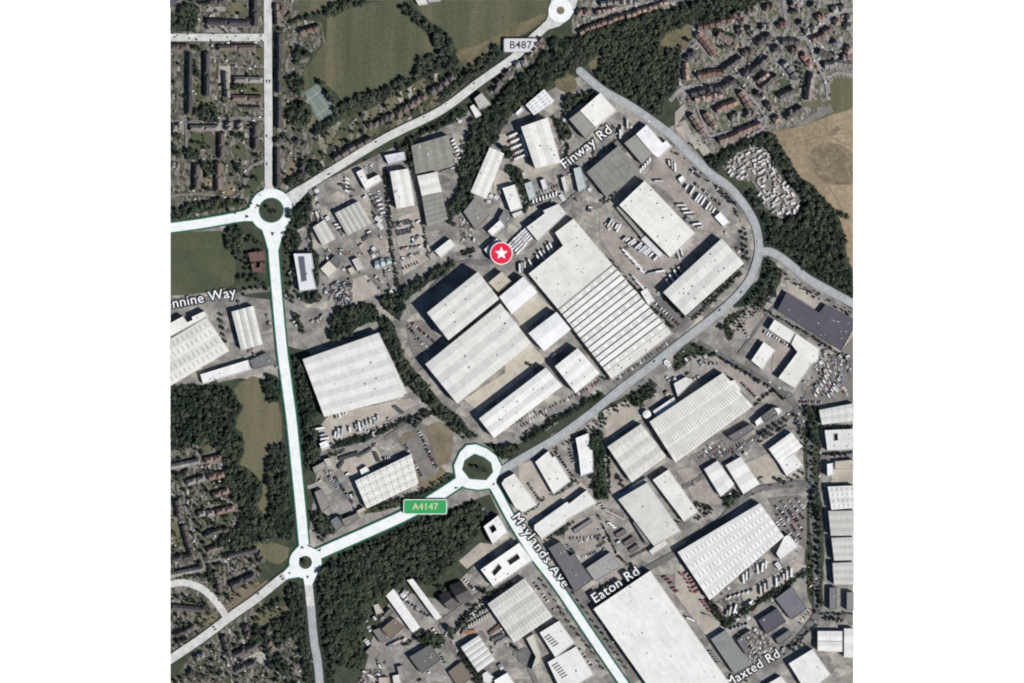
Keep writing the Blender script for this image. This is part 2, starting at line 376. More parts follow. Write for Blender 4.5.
def bays(label, spec, h, n=2, color=CREAM, pitch=5, rl=0, cat='warehouse', name='warehouse', mat='metal roof', rlc=(.40,.41,.41), strips=0, rlw=1.0, slopes=(.27,.73), units=0):
    """multi-span warehouse; ridges run along the first edge of the plan"""
    P = pts(spec) if isinstance(spec, str) else spec
    c0 = sum(P, Vector((0,0)))/4; foot(P)
    cx = min(max(c0.x, XL+1), XR-1)
    t = thing(name, label, cat, (cx, c0.y, 0))
    def at(u, v, z): 
        a = P[0].lerp(P[1], u).lerp(P[3].lerp(P[2], u), v); return (a.x, a.y, z)
    LU = ((P[1]-P[0]).length+(P[2]-P[3]).length)/2; LV = ((P[3]-P[0]).length+(P[2]-P[1]).length)/2
    bw = LV/n; rise = bw/2*math.tan(R(pitch))
    prof = [(0,h)]
    for i in range(n): prof += [((i+.5)/n, h+rise), ((i+1)/n, h)]
    # walls with gable tops
    bm = bmesh.new()
    for u in (0,1):
        vv = [bm.verts.new(at(u,0,-.3))]+[bm.verts.new(at(u,v,z)) for v,z in prof]+[bm.verts.new(at(u,1,-.3))]
        bm.faces.new(vv)
    for v in (0,1): bm.faces.new([bm.verts.new(at(a,v,z)) for a,z in ((0,-.3),(1,-.3),(1,h),(0,h))])
    bmesh.ops.remove_doubles(bm, verts=bm.verts[:], dist=.001); bmesh.ops.recalc_face_normals(bm, faces=bm.faces[:])
    mesh_obj('wall', bm, 'wall', t, tuple(.55*c+.08 for c in color))
    e = .35/LV; eu = .35/LU
    bm = bmesh.new(); prev = None; l = bm.loops.layers.uv.new('UVMap')
    for i, (v, z) in enumerate(prof):
        vo = v+(-e if i == 0 else e if i == len(prof)-1 else 0)
        cur = [bm.verts.new(at(a, vo, z+.12)) for a in (-eu, 1+eu)]
        if prev:
            f = bm.faces.new((prev[0], prev[1], cur[1], cur[0]))
            for q, uv in zip(f.loops, ((0,pv*LV),(LU,pv*LV),(LU,v*LV),(0,v*LV))): q[l].uv = uv
        prev, pv = cur, v
    for f in bm.faces:
        f.normal_update()
        if f.normal.z < 0: f.normal_flip()
    mesh_obj('roof', bm, mat, t, color)
    def panel(nm, u0, u1, v0, v1, col, m='rooflight', lift=.2):
        k = int(min(v0,v1)*n); 
        def zz(v):
            q = v*n-k; return h+rise*(1-abs(q-.5)*2)
        bm = bmesh.new()
        vs_ = [(a, b) for a, b in ((u0,v0),(u1,v0),(u1,v1),(u0,v1))]
        hi = [bm.verts.new(at(a,b,zz(b)+.12+lift)) for a,b in vs_]; lo = [bm.verts.new(at(a,b,zz(b)+.05)) for a,b in vs_]
        bm.faces.new(hi)
        for i in range(4): bm.faces.new((lo[i],lo[(i+1)%4],hi[(i+1)%4],hi[i]))
        bmesh.ops.recalc_face_normals(bm, faces=bm.faces[:])
        for f in bm.faces:
            f.normal_update()
        if bm.faces[0].normal.z < 0: bmesh.ops.reverse_faces(bm, faces=bm.faces[:])
        mesh_obj(nm, bm, m, t, col)
    if rl:
        hw = .9*rlw/LU
        for b in range(n):
            for sl_ in slopes:
                for k in range(rl):
                    u = (k+.5)/rl*.94+.03
                    hl = (.13 if len(slopes) == 2 else .2)/n
                    panel('rooflight', u-hw, u+hw, (b+sl_)/n-hl, (b+sl_)/n+hl, rlc)
    if strips:   # ridge capping and valley gutters
        for b in range(1, n): 
            bm = bmesh.new(); v = b/n; d = .55/LV
            bm.faces.new([bm.verts.new(at(a,q,h+.22)) for a,q in ((0,v-d),(1,v-d),(1,v+d),(0,v+d))]); 
            for f in bm.faces:
                f.normal_update()
                if f.normal.z < 0: f.normal_flip()
            mesh_obj('gutter', bm, 'solid', t, (.2,.2,.2))
    lr = random.Random(label)
    for k in range(units):
        bm = bmesh.new(); u, v = lr.uniform(.08,.92), lr.uniform(.08,.92); a = at(u,v,0)
        d = (P[1]-P[0]).normalized()
        box_bm(bm, Vector(a[:2]), d*lr.uniform(.5,1.2), Vector((-d.y,d.x))*lr.uniform(.5,1.2), h, h+rise+lr.uniform(.6,1.3))
        if XL+3 < a[0] < XR-3: mesh_obj('roof_vent', bm, 'solid', t, lr.choice([(.38,.38,.38),(.55,.55,.53),(.3,.3,.3)]))
    return t
def sawtooth(label, spec, h, n, color=PALE):
    P = pts(spec); c0 = sum(P, Vector((0,0)))/4; foot(P)
    t = thing('sawtooth_factory', label, 'factory', (c0.x, c0.y, 0))
    def at(u, v, z):
        a = P[0].lerp(P[1], u).lerp(P[3].lerp(P[2], u), v); return (a.x, a.y, z)
    mesh_obj('wall', walls(ccw(P), h), 'wall', t, (.4,.4,.38))
    LU = (P[1]-P[0]).length; LV = (P[3]-P[0]).length
    rise = 1.6
    for i in range(n):
        v0, v1 = i/n, (i+1)/n; vg = v0+.06/n
        bm = bmesh.new()
        q = [at(0,vg,h+rise), at(1,vg,h+rise), at(1,v1,h+.05), at(0,v1,h+.05)]
        V = [bm.verts.new(x) for x in q]; f = bm.faces.new(V)
        f.normal_update()
        if f.normal.z < 0: f.normal_flip()
        uvset(bm, lambda c: ((Vector((c.x,c.y))-P[0]).dot((P[1]-P[0]).normalized()), (c.z-h)*4))
        v_ = .9+.1*((i*7)%3); sl_ = mesh_obj('tooth_roof', bm, 'metal roof', t, tuple(x*v_ for x in color))
        bm = bmesh.new()
        q = [at(0,v0,h), at(1,v0,h), at(1,vg,h+rise), at(0,vg,h+rise)]
        bm.faces.new([bm.verts.new(x) for x in q])
        for u in (0,1): bm.faces.new([bm.verts.new(at(u,a,z)) for a,z in ((v0,h),(vg,h+rise),(v1,h+.02))])
        bmesh.ops.recalc_face_normals(bm, faces=bm.faces[:])
        mesh_obj('tooth_glazing', bm, 'rooflight', t, (.10,.105,.11))
        for k in range(7):   # pale glazed panels on each slope
            u = (k+.5)/7; d = .021
            bm = bmesh.new()
            z = lambda v: h+rise+(v-vg)/(v1-vg)*(.05-rise)+.08
            a, b = v0+.25/n, v0+.8/n
            f = bm.faces.new([bm.verts.new(at(p,q,z(q))) for p,q in ((u-d,a),(u+d,a),(u+d,b),(u-d,b))]); f.normal_update()
            if f.normal.z < 0: f.normal_flip()
            mesh_obj('rooflight', bm, 'felt roof', t, (.63,.63,.615))
    return t

# ---------------------------------------------------------------- houses
HOUSE = {}
def house_proto(w, d, h, col, hip):
    k = (round(w,1), round(d,1), h, hip)
    if k not in HOUSE:
        x, y, r = w/2, d/2, d/2*.75
        bm = bmesh.new(); V = bm.verts.new
        lo = [V((a,b,-.3)) for a,b in ((-x,-y),(x,-y),(x,y),(-x,y))]; hi = [V((a,b,h)) for a,b in ((-x,-y),(x,-y),(x,y),(-x,y))]
        hx = x-(y*.9 if hip else 0); g = [V((-hx,0,h+r-.1)), V((hx,0,h+r-.1))]
        for i in range(4): bm.faces.new((lo[i],lo[(i+1)%4],hi[(i+1)%4],hi[i]))
        bm.faces.new((hi[1],hi[2],g[1])); bm.faces.new((hi[3],hi[0],g[0]))
        w_ = bpy.data.meshes.new('wall'); bm.to_mesh(w_); bm.free(); w_.materials.append(MAT['wall'])
        bm = bmesh.new(); V = bm.verts.new; o = .4
        hx = x-(y*.9 if hip else 0)+(0 if hip else .15); xx = x+(o if hip else .15)
        e = [V((a,b,h-.2)) for a,b in ((-xx,-y-o),(xx,-y-o),(xx,y+o),(-xx,y+o))]; g = [V((-hx,0,h+r)), V((hx,0,h+r))]
        bm.faces.new((e[0],e[1],g[1],g[0])); bm.faces.new((e[2],e[3],g[0],g[1]))
        if hip: bm.faces.new((e[1],e[2],g[1])); bm.faces.new((e[3],e[0],g[0]))
        r_ = bpy.data.meshes.new('roof'); bm.to_mesh(r_); bm.free(); r_.materials.append(MAT['tile roof'])
        bm = bmesh.new(); box_bm(bm, Vector((x*.55, .3)), Vector((.5,0)), Vector((0,.4)), h+r*.5, h+r+1.0)
        c_ = bpy.data.meshes.new('chimney'); bm.to_mesh(c_); bm.free(); c_.materials.append(MAT['solid'])
        HOUSE[k] = (w_, r_, c_)
    return HOUSE[k]
DARKR, NAVYR, BROWNR, REDR, ORANGER, GREYR, PINKR = (.085,.075,.075), (.055,.052,.062), (.145,.115,.098), (.195,.132,.11), (.27,.195,.155), (.24,.23,.215), (.27,.205,.185)
WALLS = [(.36,.27,.2), (.3,.2,.15), (.5,.46,.4), (.4,.33,.26)]
def row_points(P, n):
    L = [0]
    for a, b in zip(P, P[1:]): L.append(L[-1]+(b-a).length)
    r = []
    for i in range(n):
        s = (i+.5)/n*L[-1]
        for k in range(len(P)-1):
            if s <= L[k+1]+1e-6: break
        t = (P[k+1]-P[k]).normalized(); r.append((P[k]+t*(s-L[k]), math.atan2(t.y, t.x)))
    return r, L[-1]/n
def end_name(P):
    d = P[0]-P[-1]
    return ('western' if d.x < 0 else 'eastern') if abs(d.x) > abs(d.y) else ('northern' if d.y > 0 else 'southern')
def houses(spec, n, desc, col, fill=1.0, d=8.0, h=5.2, hip=False, turn=0, name='house'):
    """desc completes «... house from the western end of the ROW»"""
    P = pts(spec); r, sp = row_points(P, n); e = end_name(P)
    for i, (p, a) in enumerate(r):
        if not (XL+5 < p.x < XR-5): p.x = min(max(p.x, XL+5.5), XR-5.5)
        w_ = max(5.0, sp*fill-.05)
        lab = f'{ORD[i]} house from the {e} end of the {desc}' if n > 1 else f'single house, {desc}'
        jt = 0 if fill > .9 else rnd.uniform(-1.3, 1.3)
        t = thing(name, lab, 'house', (p.x-math.sin(a)*jt, p.y+math.cos(a)*jt, 0), a+R(turn)+(R(90) if fill < .78 and rnd.random() < .22 else 0), desc); foot([Vector((p.x+q[0]*4, p.y+q[1]*4)) for q in ((-1,-1),(1,-1),(1,1),(-1,1))])
        W, Rf, C = house_proto(w_, d, h, col, hip)
        v = rnd.uniform(.8, 1.2)
        for nm, me, c in (('wall', W, rnd.choice(WALLS)), ('roof', Rf, tuple(x*v for x in col)), ('chimney', C, (.22,.13,.1))):
            o = bpy.data.objects.new(nm, me); COL.objects.link(o); o.parent = t; o.color = (*c, 1)

# ---------------------------------------------------------------- trees
def crown_arrays(seed, cards=80):
    g = random.Random(seed); V = []; F = []
    lobes = [(Vector((g.uniform(-.5,.5), g.uniform(-.5,.5), g.uniform(-.15,.4))), g.uniform(.38,.62)) for _ in range(7)]+[(Vector((0,0,.15)), .62)]
    for c, r in lobes:      # low rough cores
        b = len(V); k = 6
        V.append(tuple(c+Vector((0,0,r*.82))))
        for i in range(k):
            t = i*math.tau/k+g.random()*.5; q = r*g.uniform(.7,.92); V.append(tuple(c+Vector((math.cos(t)*q, math.sin(t)*q, g.uniform(-.1,.25)*r))))
        for i in range(k): F.append((b, b+1+i, b+1+(i+1)%k))
    for _ in range(cards):
        c, r = g.choice(lobes)
        d = Vector((g.gauss(0,1), g.gauss(0,1), g.gauss(.35,.8))).normalized()
        p = c+d*r*g.uniform(.8,1.12); nn = (d+Vector((g.gauss(0,.45), g.gauss(0,.45), g.gauss(.2,.45)))).normalized()
        a = nn.orthogonal().normalized(); a.rotate(Matrix.Rotation(g.random()*6.28, 3, nn)); bb = nn.cross(a); s = g.uniform(.09,.2)
        b = len(V); V += [tuple(p+a*s), tuple(p+bb*s*.8), tuple(p-a*s*.9), tuple(p-bb*s*.8)]; F.append((b,b+1,b+2,b+3))
    return np.array(V), F
PROTO = [crown_arrays(i) for i in range(6)]
SMALL = [crown_arrays(50+i, 26) for i in range(4)]
def mass(name, items, mat, protos, label=None, cat=None, kind='stuff'):
    """items: (x, y, z, radius, height) -> one mesh of many crowns"""
    VV, FF, base, TT = [], [], 0, []
    for x, y, z, r, hh in items:
        V, F = protos[rnd.randrange(len(protos))]; a = rnd.random()*6.28; c, s = math.cos(a), math.sin(a)
        W = np.empty_like(V); W[:,0] = (V[:,0]*c-V[:,1]*s)*r+x; W[:,1] = (V[:,0]*s+V[:,1]*c)*r+y; W[:,2] = z+(V[:,2]+.4)*hh
        VV.append(W); tn = rnd.gauss(0.02,.25); TT += [tn]*len(F); FF += [tuple(i+base for i in f) for f in F]; base += len(V)
    if not VV: return
    V = np.concatenate(VV)
    kk = [XL <= V[list(f),0].min() and V[list(f),0].max() <= XR for f in FF]; keep = [f for f, q in zip(FF, kk) if q]; TT = [f for f, q in zip(TT, kk) if q]
    me = bpy.data.meshes.new(name); me.from_pydata(V.tolist(), [], keep); me.materials.append(MAT[mat]); me.attributes.new('tone', 'FLOAT', 'FACE').data.foreach_set('value', TT)
    o = bpy.data.objects.new(name, me); COL.objects.link(o); o['kind'] = kind
    if label: o['label'] = label; o['category'] = cat
    return o
def scatter(P, sp):
    xs = [p.x for p in P]; ys = [p.y for p in P]
    gx, gy = np.meshgrid(np.arange(min(xs), max(xs)+.1, sp), np.arange(min(ys), max(ys)+.1, sp*.88))
    gx = gx.copy(); gx[1::2] += sp/2
    x = gx.ravel()+nprng.uniform(-.38,.38,gx.size)*sp; y = gy.ravel()+nprng.uniform(-.38,.38,gx.size)*sp
    m = inside(P, x, y) & (x > XL-1) & (x < XR+1)
    return x[m], y[m]
def wood(specs, label, r=(3.4,5.4), h=(4,6.2), sp=5.2, mat='foliage', floor=True, name='woodland', cat='woodland'):
    it = []
    for s in specs:
        P = wobble(pts(s), 3)
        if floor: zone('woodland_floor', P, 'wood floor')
        for x, y in zip(*scatter(P, sp)):
            if rnd.random() < .05: continue
            q = r[0]+(r[1]-r[0])*rnd.random()**1.5; q *= 1.35 if rnd.random() < .12 else .7 if rnd.random() < .25 else 1; hh = rnd.uniform(*h)*q/6; z = rnd.uniform(1.5,3.0)
            if blocks_road(x, y, q, z+hh*1.2) or built(x, y, 1.5): 
                q *= .5; hh = q*.8; z = .6
                if blocks_road(x, y, q, z+hh*1.2) or built(x, y, 1.5): continue
            it.append((x, y, z, q, hh))
    mass(name, it, mat, PROTO, label, cat)
def strip(spec, wd, **k):
    P = smooth(pts(spec), 15); L, Rr = [], []
    for i, p in enumerate(P):
        t = (P[min(i+1,len(P)-1)]-P[max(i-1,0)]).normalized(); q = Vector((-t.y,t.x))*wd*S/2
        L.append(p+q); Rr.append(p-q)
    return L+Rr[::-1]
CROWN = []
TREEN = [0]; TREEX = []
def tree_protos():
    for i in range(6):
        V, F = crown_arrays(100+i, 120)
        me = bpy.data.meshes.new('crown'); me.from_pydata((V*np.array([1,1,.85])+np.array([0,0,1.05])).tolist(), [], F); me.materials.append(MAT['foliage'])
        me2 = me.copy(); me2.materials[0] = MAT['fresh foliage']
        bm = bmesh.new(); k = 7; rings = []
        for z, q in ((-.05,.075),(.35,.05),(.9,.035),(1.3,.012)): rings.append([bm.verts.new((math.cos(j*math.tau/k)*q+z*.02, math.sin(j*math.tau/k)*q, z)) for j in range(k)])
        for a, b in zip(rings, rings[1:]):
            for j in range(k): bm.faces.new((a[j], a[(j+1)%k], b[(j+1)%k], b[j]))
        for j in range(4):   # limbs
            t = j*1.6+i; e = Vector((math.cos(t)*.5, math.sin(t)*.5, 1.1+.1*j)); s = Vector((0,0,.55+.08*j))
            q = Vector((-math.sin(t),math.cos(t),0))*.022; u = Vector((0,0,.022))
            A = [bm.verts.new(s+v) for v in (q,u,-q,-u)]; B = bm.verts.new(e)
            for m_ in range(4): bm.faces.new((A[m_], A[(m_+1)%4], B))
        tr = bpy.data.meshes.new('trunk'); bm.to_mesh(tr); bm.free(); tr.materials.append(MAT['bark'])
        CROWN.append((me, me2, tr))
tree_protos()
def tree(p, r, label, group=None, fresh=False):
    if not (XL+r < p.x < XR-r): return False
    for k in range(6):
        if not (blocks_road(p.x, p.y, r, r*2.2) or built(p.x, p.y, 1)): break
        p = p+Vector((sd.x, sd.y)).normalized()*2.0; r *= .93
    else: return False
    if TREEN[0] >= 310: TREEX.append((p.x, p.y, r*.4, r, r*1.1)); return False
    TREEN[0] += 1
    t = thing('tree', label, 'tree', (p.x, p.y, 0), rnd.random()*6.28, group)
    C = rnd.choice(CROWN)
    for nm, me in (('crown', C[1] if fresh else C[0]), ('trunk', C[2])):
        o = bpy.data.objects.new(nm, me); COL.objects.link(o); o.parent = t; o.scale = (r, r*rnd.uniform(.85,1.1), r*rnd.uniform(.9,1.25))
    return True
def trees(spec, n, desc, r=3.6, fresh=False, jit=1.0):
    P = pts(spec); e = end_name(P)
    if n == 1: tree(P[0], r, desc, None, fresh); return
    i = 0
    for p, a in row_points(P, n)[0]:
        i += tree(p+Vector((rnd.uniform(-1,1), rnd.uniform(-1,1)))*jit, r*rnd.uniform(.78,1.22), f'{ORD[i]} tree from the {e} end of the {desc}', desc, fresh)

# ---------------------------------------------------------------- vehicles and yard goods
def mk(name, boxes, mat):
    """one body out of stacked, tapered boxes: (x0,x1,half width,z0,z1,taper)"""
    bm = bmesh.new()
    for x0, x1, y, z0, z1, tp in boxes:
        lo = [bm.verts.new(v) for v in ((x0,-y,z0),(x1,-y,z0),(x1,y,z0),(x0,y,z0))]
        hi = [bm.verts.new(v) for v in ((x0+tp,-y+tp*.4,z1),(x1-tp,-y+tp*.4,z1),(x1-tp,y-tp*.4,z1),(x0+tp,y-tp*.4,z1))]
        bm.faces.new(lo[::-1]); bm.faces.new(hi)
        for i in range(4): bm.faces.new((lo[i],lo[(i+1)%4],hi[(i+1)%4],hi[i]))
    me = bpy.data.meshes.new(name); bm.to_mesh(me); bm.free(); me.materials.append(MAT[mat]); return me
def wheels_mesh(xs, y, r):
    bm = bmesh.new()
    for x in xs:
        k = 8; A = [bm.verts.new((x+math.cos(i*math.tau/k)*r, -y, r+math.sin(i*math.tau/k)*r)) for i in range(k)]
        B = [bm.verts.new((v.co.x, y, v.co.z)) for v in A]
        bm.faces.new(A); bm.faces.new(B[::-1])
        for i in range(k): bm.faces.new((A[i],B[i],B[(i+1)%k],A[(i+1)%k]))
    me = bpy.data.meshes.new('wheel_axle'); bm.to_mesh(me); bm.free(); me.materials.append(MAT['solid']); return me
CAR_B = mk('body', [(-2.2,2.2,.9,.25,.95,.12)], 'vehicle paint'); CAR_C = mk('cabin', [(-1.5,1.0,.8,.93,1.5,.45)], 'vehicle paint')
TR_B = mk('trailer_body', [(-6.8,6.8,1.28,1.0,4.1,.02)], 'vehicle paint'); TR_S = mk('trailer_body', [(-4.2,4.2,1.25,1.0,3.7,.02)], 'vehicle paint'); TR_SW = wheels_mesh((-2.6,2.8), 1.2, .5); TR_W = wheels_mesh((-5.2,-4,-2.8), 1.2, .5)
CAB = mk('cab', [(7.4,9.6,1.25,.5,3.4,.12)], 'vehicle paint'); CAB_W = wheels_mesh((8.6,6.4), 1.2, .5)
VAN_B = mk('body', [(-3.2,2.2,1.05,.35,2.6,.1), (2.18,3.2,1.0,.35,1.5,.1)], 'vehicle paint'); VAN_W = wheels_mesh((-2,2), 1.0, .35)
BOX_B = mk('container', [(-3.0,3.0,1.22,0,2.6,.02)], 'vehicle paint'); BOX_L = mk('container', [(-6.0,6.0,1.22,0,2.6,.02)], 'vehicle paint')
CARCOL = [(.62,.62,.62),(.35,.36,.38),(.02,.02,.022),(.04,.05,.08),(.15,.03,.03),(.66,.66,.66),(.09,.1,.11),(.05,.07,.12),(.25,.25,.26)]
CARN = [0]; CARX = []
def put(root, nm, me, col):
    o = bpy.data.objects.new(nm, me); COL.objects.link(o); o.parent = root; o.color = (*col, 1); return o
def vehicles(kind, spec, n, desc, turn=90, col=None, skip=0.0, jit=.25):
    """a parking row: desc completes «third car from the western end of the ROW»"""
    P = pts(spec); e = end_name(P); k = 0
    r, sp = row_points(P, n) if n > 1 else ([(P[0], math.atan2((P[1]-P[0]).y, (P[1]-P[0]).x))], 0)
    for p, a in r:
        if kind in ('trailer','lorry'): p = p+Vector((rnd.gauss(0,.5), rnd.gauss(0,.5)))*(n > 3); a += rnd.gauss(0,.04)
        if rnd.random() < max(skip, .16 if kind == 'trailer' and n > 3 else 0) or not (XL+8 < p.x < XR-8): continue
        if kind == 'car' and built(p.x, p.y, 1): continue
        if kind == 'car':
            CARN[0] += 1
            if CARN[0] > 310: CARX.append((p, a+R(turn), col)); continue
        word = {'car':'car','lorry':'lorry','trailer':'trailer','van':'van','container':'container','long_container':'container'}[kind]
        lab = f'{ORD[k]} {word} from the {e} end of the {desc}' if n > 1 else desc
        k += 1
        nm = {'car':'car','lorry':'lorry','trailer':'lorry_trailer','van':'van','container':'storage_container','long_container':'shipping_container'}[kind]
        p = p+Vector((rnd.uniform(-jit,jit), rnd.uniform(-jit,jit)))
        t = thing(nm, lab, word, (p.x, p.y, .75), a+R(turn)+rnd.uniform(-.03,.03)+(math.pi if rnd.random()<.5 else 0), desc if n > 1 else None)
        if kind == 'car':
            c = col or rnd.choice(CARCOL); put(t, 'body', CAR_B, c); put(t, 'cabin', CAR_C, tuple(x*.75 for x in c))
        elif kind in ('lorry','trailer'):
            c = col or rnd.choice([(.7,.7,.7)]*4+[(.6,.6,.58),(.42,.44,.47),(.55,.51,.44),(.3,.3,.31),(.64,.64,.62)]); Q = TR_B if kind == 'lorry' or rnd.random() < .65 else TR_S; put(t, 'trailer_body', Q, c); put(t, 'axle', TR_W if Q is TR_B else TR_SW, (.03,.03,.03))
            if kind == 'lorry': put(t, 'cab', CAB, rnd.choice([(.75,.75,.75),(.5,.05,.05),(.1,.15,.35),(.7,.7,.7)])); put(t, 'axle', CAB_W, (.03,.03,.03))
        elif kind == 'van': put(t, 'body', VAN_B, col or rnd.choice([(.75,.75,.75),(.7,.7,.7),(.4,.4,.42)])); put(t, 'axle', VAN_W, (.03,.03,.03))
        else:
            o = put(t, 'shell', BOX_B if kind == 'container' else BOX_L, col or rnd.choice([(.6,.6,.58),(.45,.42,.38),(.18,.21,.25),(.25,.14,.11),(.66,.66,.66)]))

def car_mass():
    bms = [bmesh.new() for _ in range(2)]
    me = bpy.data.meshes.new('parked_cars'); bm = bmesh.new()
    for i, c in enumerate(CARCOL):
        m, n, bb = newmat(f'car paint {i}'); bb.inputs['Base Color'].default_value = (*c, 1); bb.inputs['Roughness'].default_value = .35; me.materials.append(m)
    for p, a, col in CARX:
        s = rnd.randrange(len(CARCOL)) if col is None else 2
        M = Matrix.Translation((p.x, p.y, .75)) @ Matrix.Rotation(a+rnd.uniform(-.03,.03), 4, 'Z')
        for src in (CAR_B, CAR_C):
            k = len(bm.faces); bm.from_mesh(src); bm.faces.ensure_lookup_table(); vs_ = set()
            for f in bm.faces[k:]: f.material_index = s; vs_.update(f.verts)
            bmesh.ops.transform(bm, matrix=M, verts=list(vs_))
    bm.to_mesh(me); bm.free()
    o = bpy.data.objects.new('parked_cars', me); COL.objects.link(o); o['kind'] = 'stuff'; o['label'] = 'remaining cars parked in the lots of the business parks'; o['category'] = 'parked cars'

SKIP = mk('skip', [(-1.9,1.9,.9,.2,1.4,-.3)], 'vehicle paint'); PAL = mk('pallet_stack', [(-.9,.9,.9,0,1.6,.02)], 'solid'); PALL = mk('pallet_stack', [(-2.2,2.2,1.2,0,2.0,.05)], 'solid')
GOODS = [(.6,.6,.58),(.66,.66,.66),(.3,.3,.31),(.08,.08,.085),(.07,.07,.075),(.12,.12,.13),(.17,.2,.25),(.24,.15,.12),(.4,.37,.32),(.48,.45,.39),(.16,.19,.17),(.22,.21,.2)]
def goods(spec, n, yard):
    P = pts(spec); xs = [p.x for p in P]; ys = [p.y for p in P]; k = 0
    while k < n:
        k += 1; x, y = rnd.uniform(min(xs), max(xs)), rnd.uniform(min(ys), max(ys))
        if not inside(P, np.array([x]), np.array([y]))[0] or built(x, y, 3) or blocks_road(x, y, 3, 1): continue
        a0 = R(rnd.choice([34, 34, 124, rnd.uniform(0,180)])); ln = rnd.choice([1,1,2,3,4]); kind = rnd.choice(['container','container','pallets','pallets','pallets','skip','skip','van'])
        for j in range(ln):
            p = Vector((x, y))+Vector((-math.sin(a0), math.cos(a0)))*j*2.9
            if built(p.x, p.y, 2) or not (XL+5 < p.x < XR-5): continue
            nm, me, cat = {'container':('storage_container', BOX_B, 'container'), 'pallets':('pallet_stack', rnd.choice([PAL,PALL]), 'pallet stack'), 'skip':('skip', SKIP, 'skip'), 'van':('van', VAN_B, 'van')}[kind]
            w_ = {'container':'storage container', 'pallets':'stack of palleted goods', 'skip':'open skip', 'van':'parked van'}[kind]
            t = bpy.data.objects.new(nm, me); COL.objects.link(t); t.location = (p.x, p.y, .75); t.rotation_euler = (0,0,a0)
            t.color = (*rnd.choice(GOODS), 1); tag(t, f'{w_} among the clutter of the {yard}', cat, f'{w_}s of the {yard}')
            if kind == 'van': t.color = (.7,.7,.7,1)
# ================================================================ GROUND
bm = bmesh.new()
y0, y1 = (341.5-760)*S, (341.5+75)*S
box_bm(bm, Vector(((XL+XR)/2, (y0+y1)/2)), Vector(((XR-XL)/2, 0)), Vector((0, (y1-y0)/2)), -6, 0)
g = mesh_obj('ground', bm, 'tarmac', clip=False); g['kind'] = 'structure'

for s in ('M 170,0 700,0 705,110 668,128 632,104 605,90 585,74 560,85 500,118 482,104 330,178 280,204 170,232', 'M 225,222 262,216 268,240 272,300 240,296 225,290', 'M 170,392 240,378 284,386 303,560 330,560 336,690 170,690', 'M 300,566 340,548 490,494 506,530 470,570 440,600 395,590 372,640 360,690 300,690', 'M 690,145 760,125 853,100 853,310 800,276 765,252 762,240 752,208 730,188', 'M 284,345 310,352 330,420 320,450 308,540 303,500 292,420', 'M 272,240 300,205 296,240 290,290 278,290'):
    zone('rough_grass', s, 'verge')
# housing ground
zone('housing_ground', 'M 170,0 264,0 264,206 225,217 170,224', 'garden plots')
zone('housing_ground', 'M 272,0 300,0 301,20 322,22 325,42 312,52 305,72 304,90 318,118 330,128 344,118 372,108 400,92 420,80 437,72 450,78 462,70 478,82 440,108 388,134 335,165 300,186 276,196', 'garden plots')
zone('housing_ground', 'M 318,120 330,130 344,118 372,108 400,92 420,80 437,72 450,78 462,70 478,82 440,108 388,134 335,165 312,177', 'villa plots')
zone('housing_ground', 'M 486,92 500,76 530,52 550,35 556,48 530,66 505,84 492,98', 'garden plots')
zone('housing_ground', 'M 572,18 576,0 690,0 672,12 640,14 615,22 596,30 580,38 572,32', 'estate plots')
zone('housing_ground', 'M 676,95 680,60 690,25 735,14 772,0 853,0 853,108 810,120 773,134 730,150 705,155 690,130', 'estate plots')
zone('housing_ground', 'M 170,447 225,438 240,470 250,500 262,515 258,545 262,575 230,610 200,640 170,658', 'garden plots')
zone('housing_ground', 'M 170,683 200,645 232,622 262,600 285,610 300,640 310,683 310,700 170,700', 'garden plots')

for s, m in (('F1 385,15 525,15 525,105 400,100', 'park grass'), ('F1 170,575 228,575 230,690 175,690', 'pitch'), ('F2 148,238 312,235 315,325 140,328', 'pitch'), ('F2 440,300 512,300 510,385 438,385', 'pitch'), ('F1 435,575 640,570 640,655 430,655', 'park grass'), ('F2 175,0 310,0 305,38 190,38', 'park grass'), ('F2 110,105 200,110 215,165 150,165', 'park grass'), ('F2 228,530 300,520 310,590 235,600', 'brown plot'), ('F2 360,600 450,590 430,655 365,655', 'brown plot'), ('F1 245,185 480,185 480,222 245,222', 'estate road'), ('F1 335,450 412,450 412,565 330,565', 'yard concrete'), ('F1 250,45 380,45 380,78 250,78', 'estate road'), ('F2 330,150 385,150 385,215 330,215', 'estate road'), ('F1 595,330 640,330 640,440 590,420', 'park grass'),
    ('G1 0,630 80,620 90,690 0,690', 'park grass'), ('G2 0,170 75,165 90,285 0,290', 'park grass'), ('G2 330,110 430,100 420,170 340,180', 'pitch'), ('G3 190,215 330,220 320,290 240,320 185,270', 'brown plot'), ('G3 555,210 690,180 690,280 600,310 560,280', 'brown plot'), ('G4 0,235 185,190 190,270 0,310', 'brown plot'), ('G4 190,160 280,155 270,225 200,230', 'park grass'), ('G2 370,660 480,600 600,560 620,600 420,690', 'brown plot'), ('G1 195,95 275,90 280,150 210,160', 'park grass'), ('G1 330,600 420,595 410,650 330,660', 'pitch'), ('G2 240,285 330,275 340,310 250,320', 'park grass'), ('G3 420,560 600,470 690,470 690,530 460,600', 'yard concrete'),
    ('F4 325,300 360,290 375,380 340,390', 'pitch'), ('F4 150,420 240,420 250,540 160,520', 'brown plot'), ('F3 130,310 200,310 200,350 130,350', 'dry meadow'), ('F6 440,60 520,60 500,100 420,110', 'pitch'), ('F8 340,215 450,205 430,260 330,250', 'park grass'), ('F5 400,200 470,210 460,260 400,250', 'park grass'), ('F6 160,540 250,560 240,620 170,600', 'pitch'), ('F7 420,230 490,260 470,290 420,280', 'pitch')):
    zone('lawn' if m in ('pitch','park grass','dry meadow') else 'plot', s, m, m in ('pitch','brown plot'))
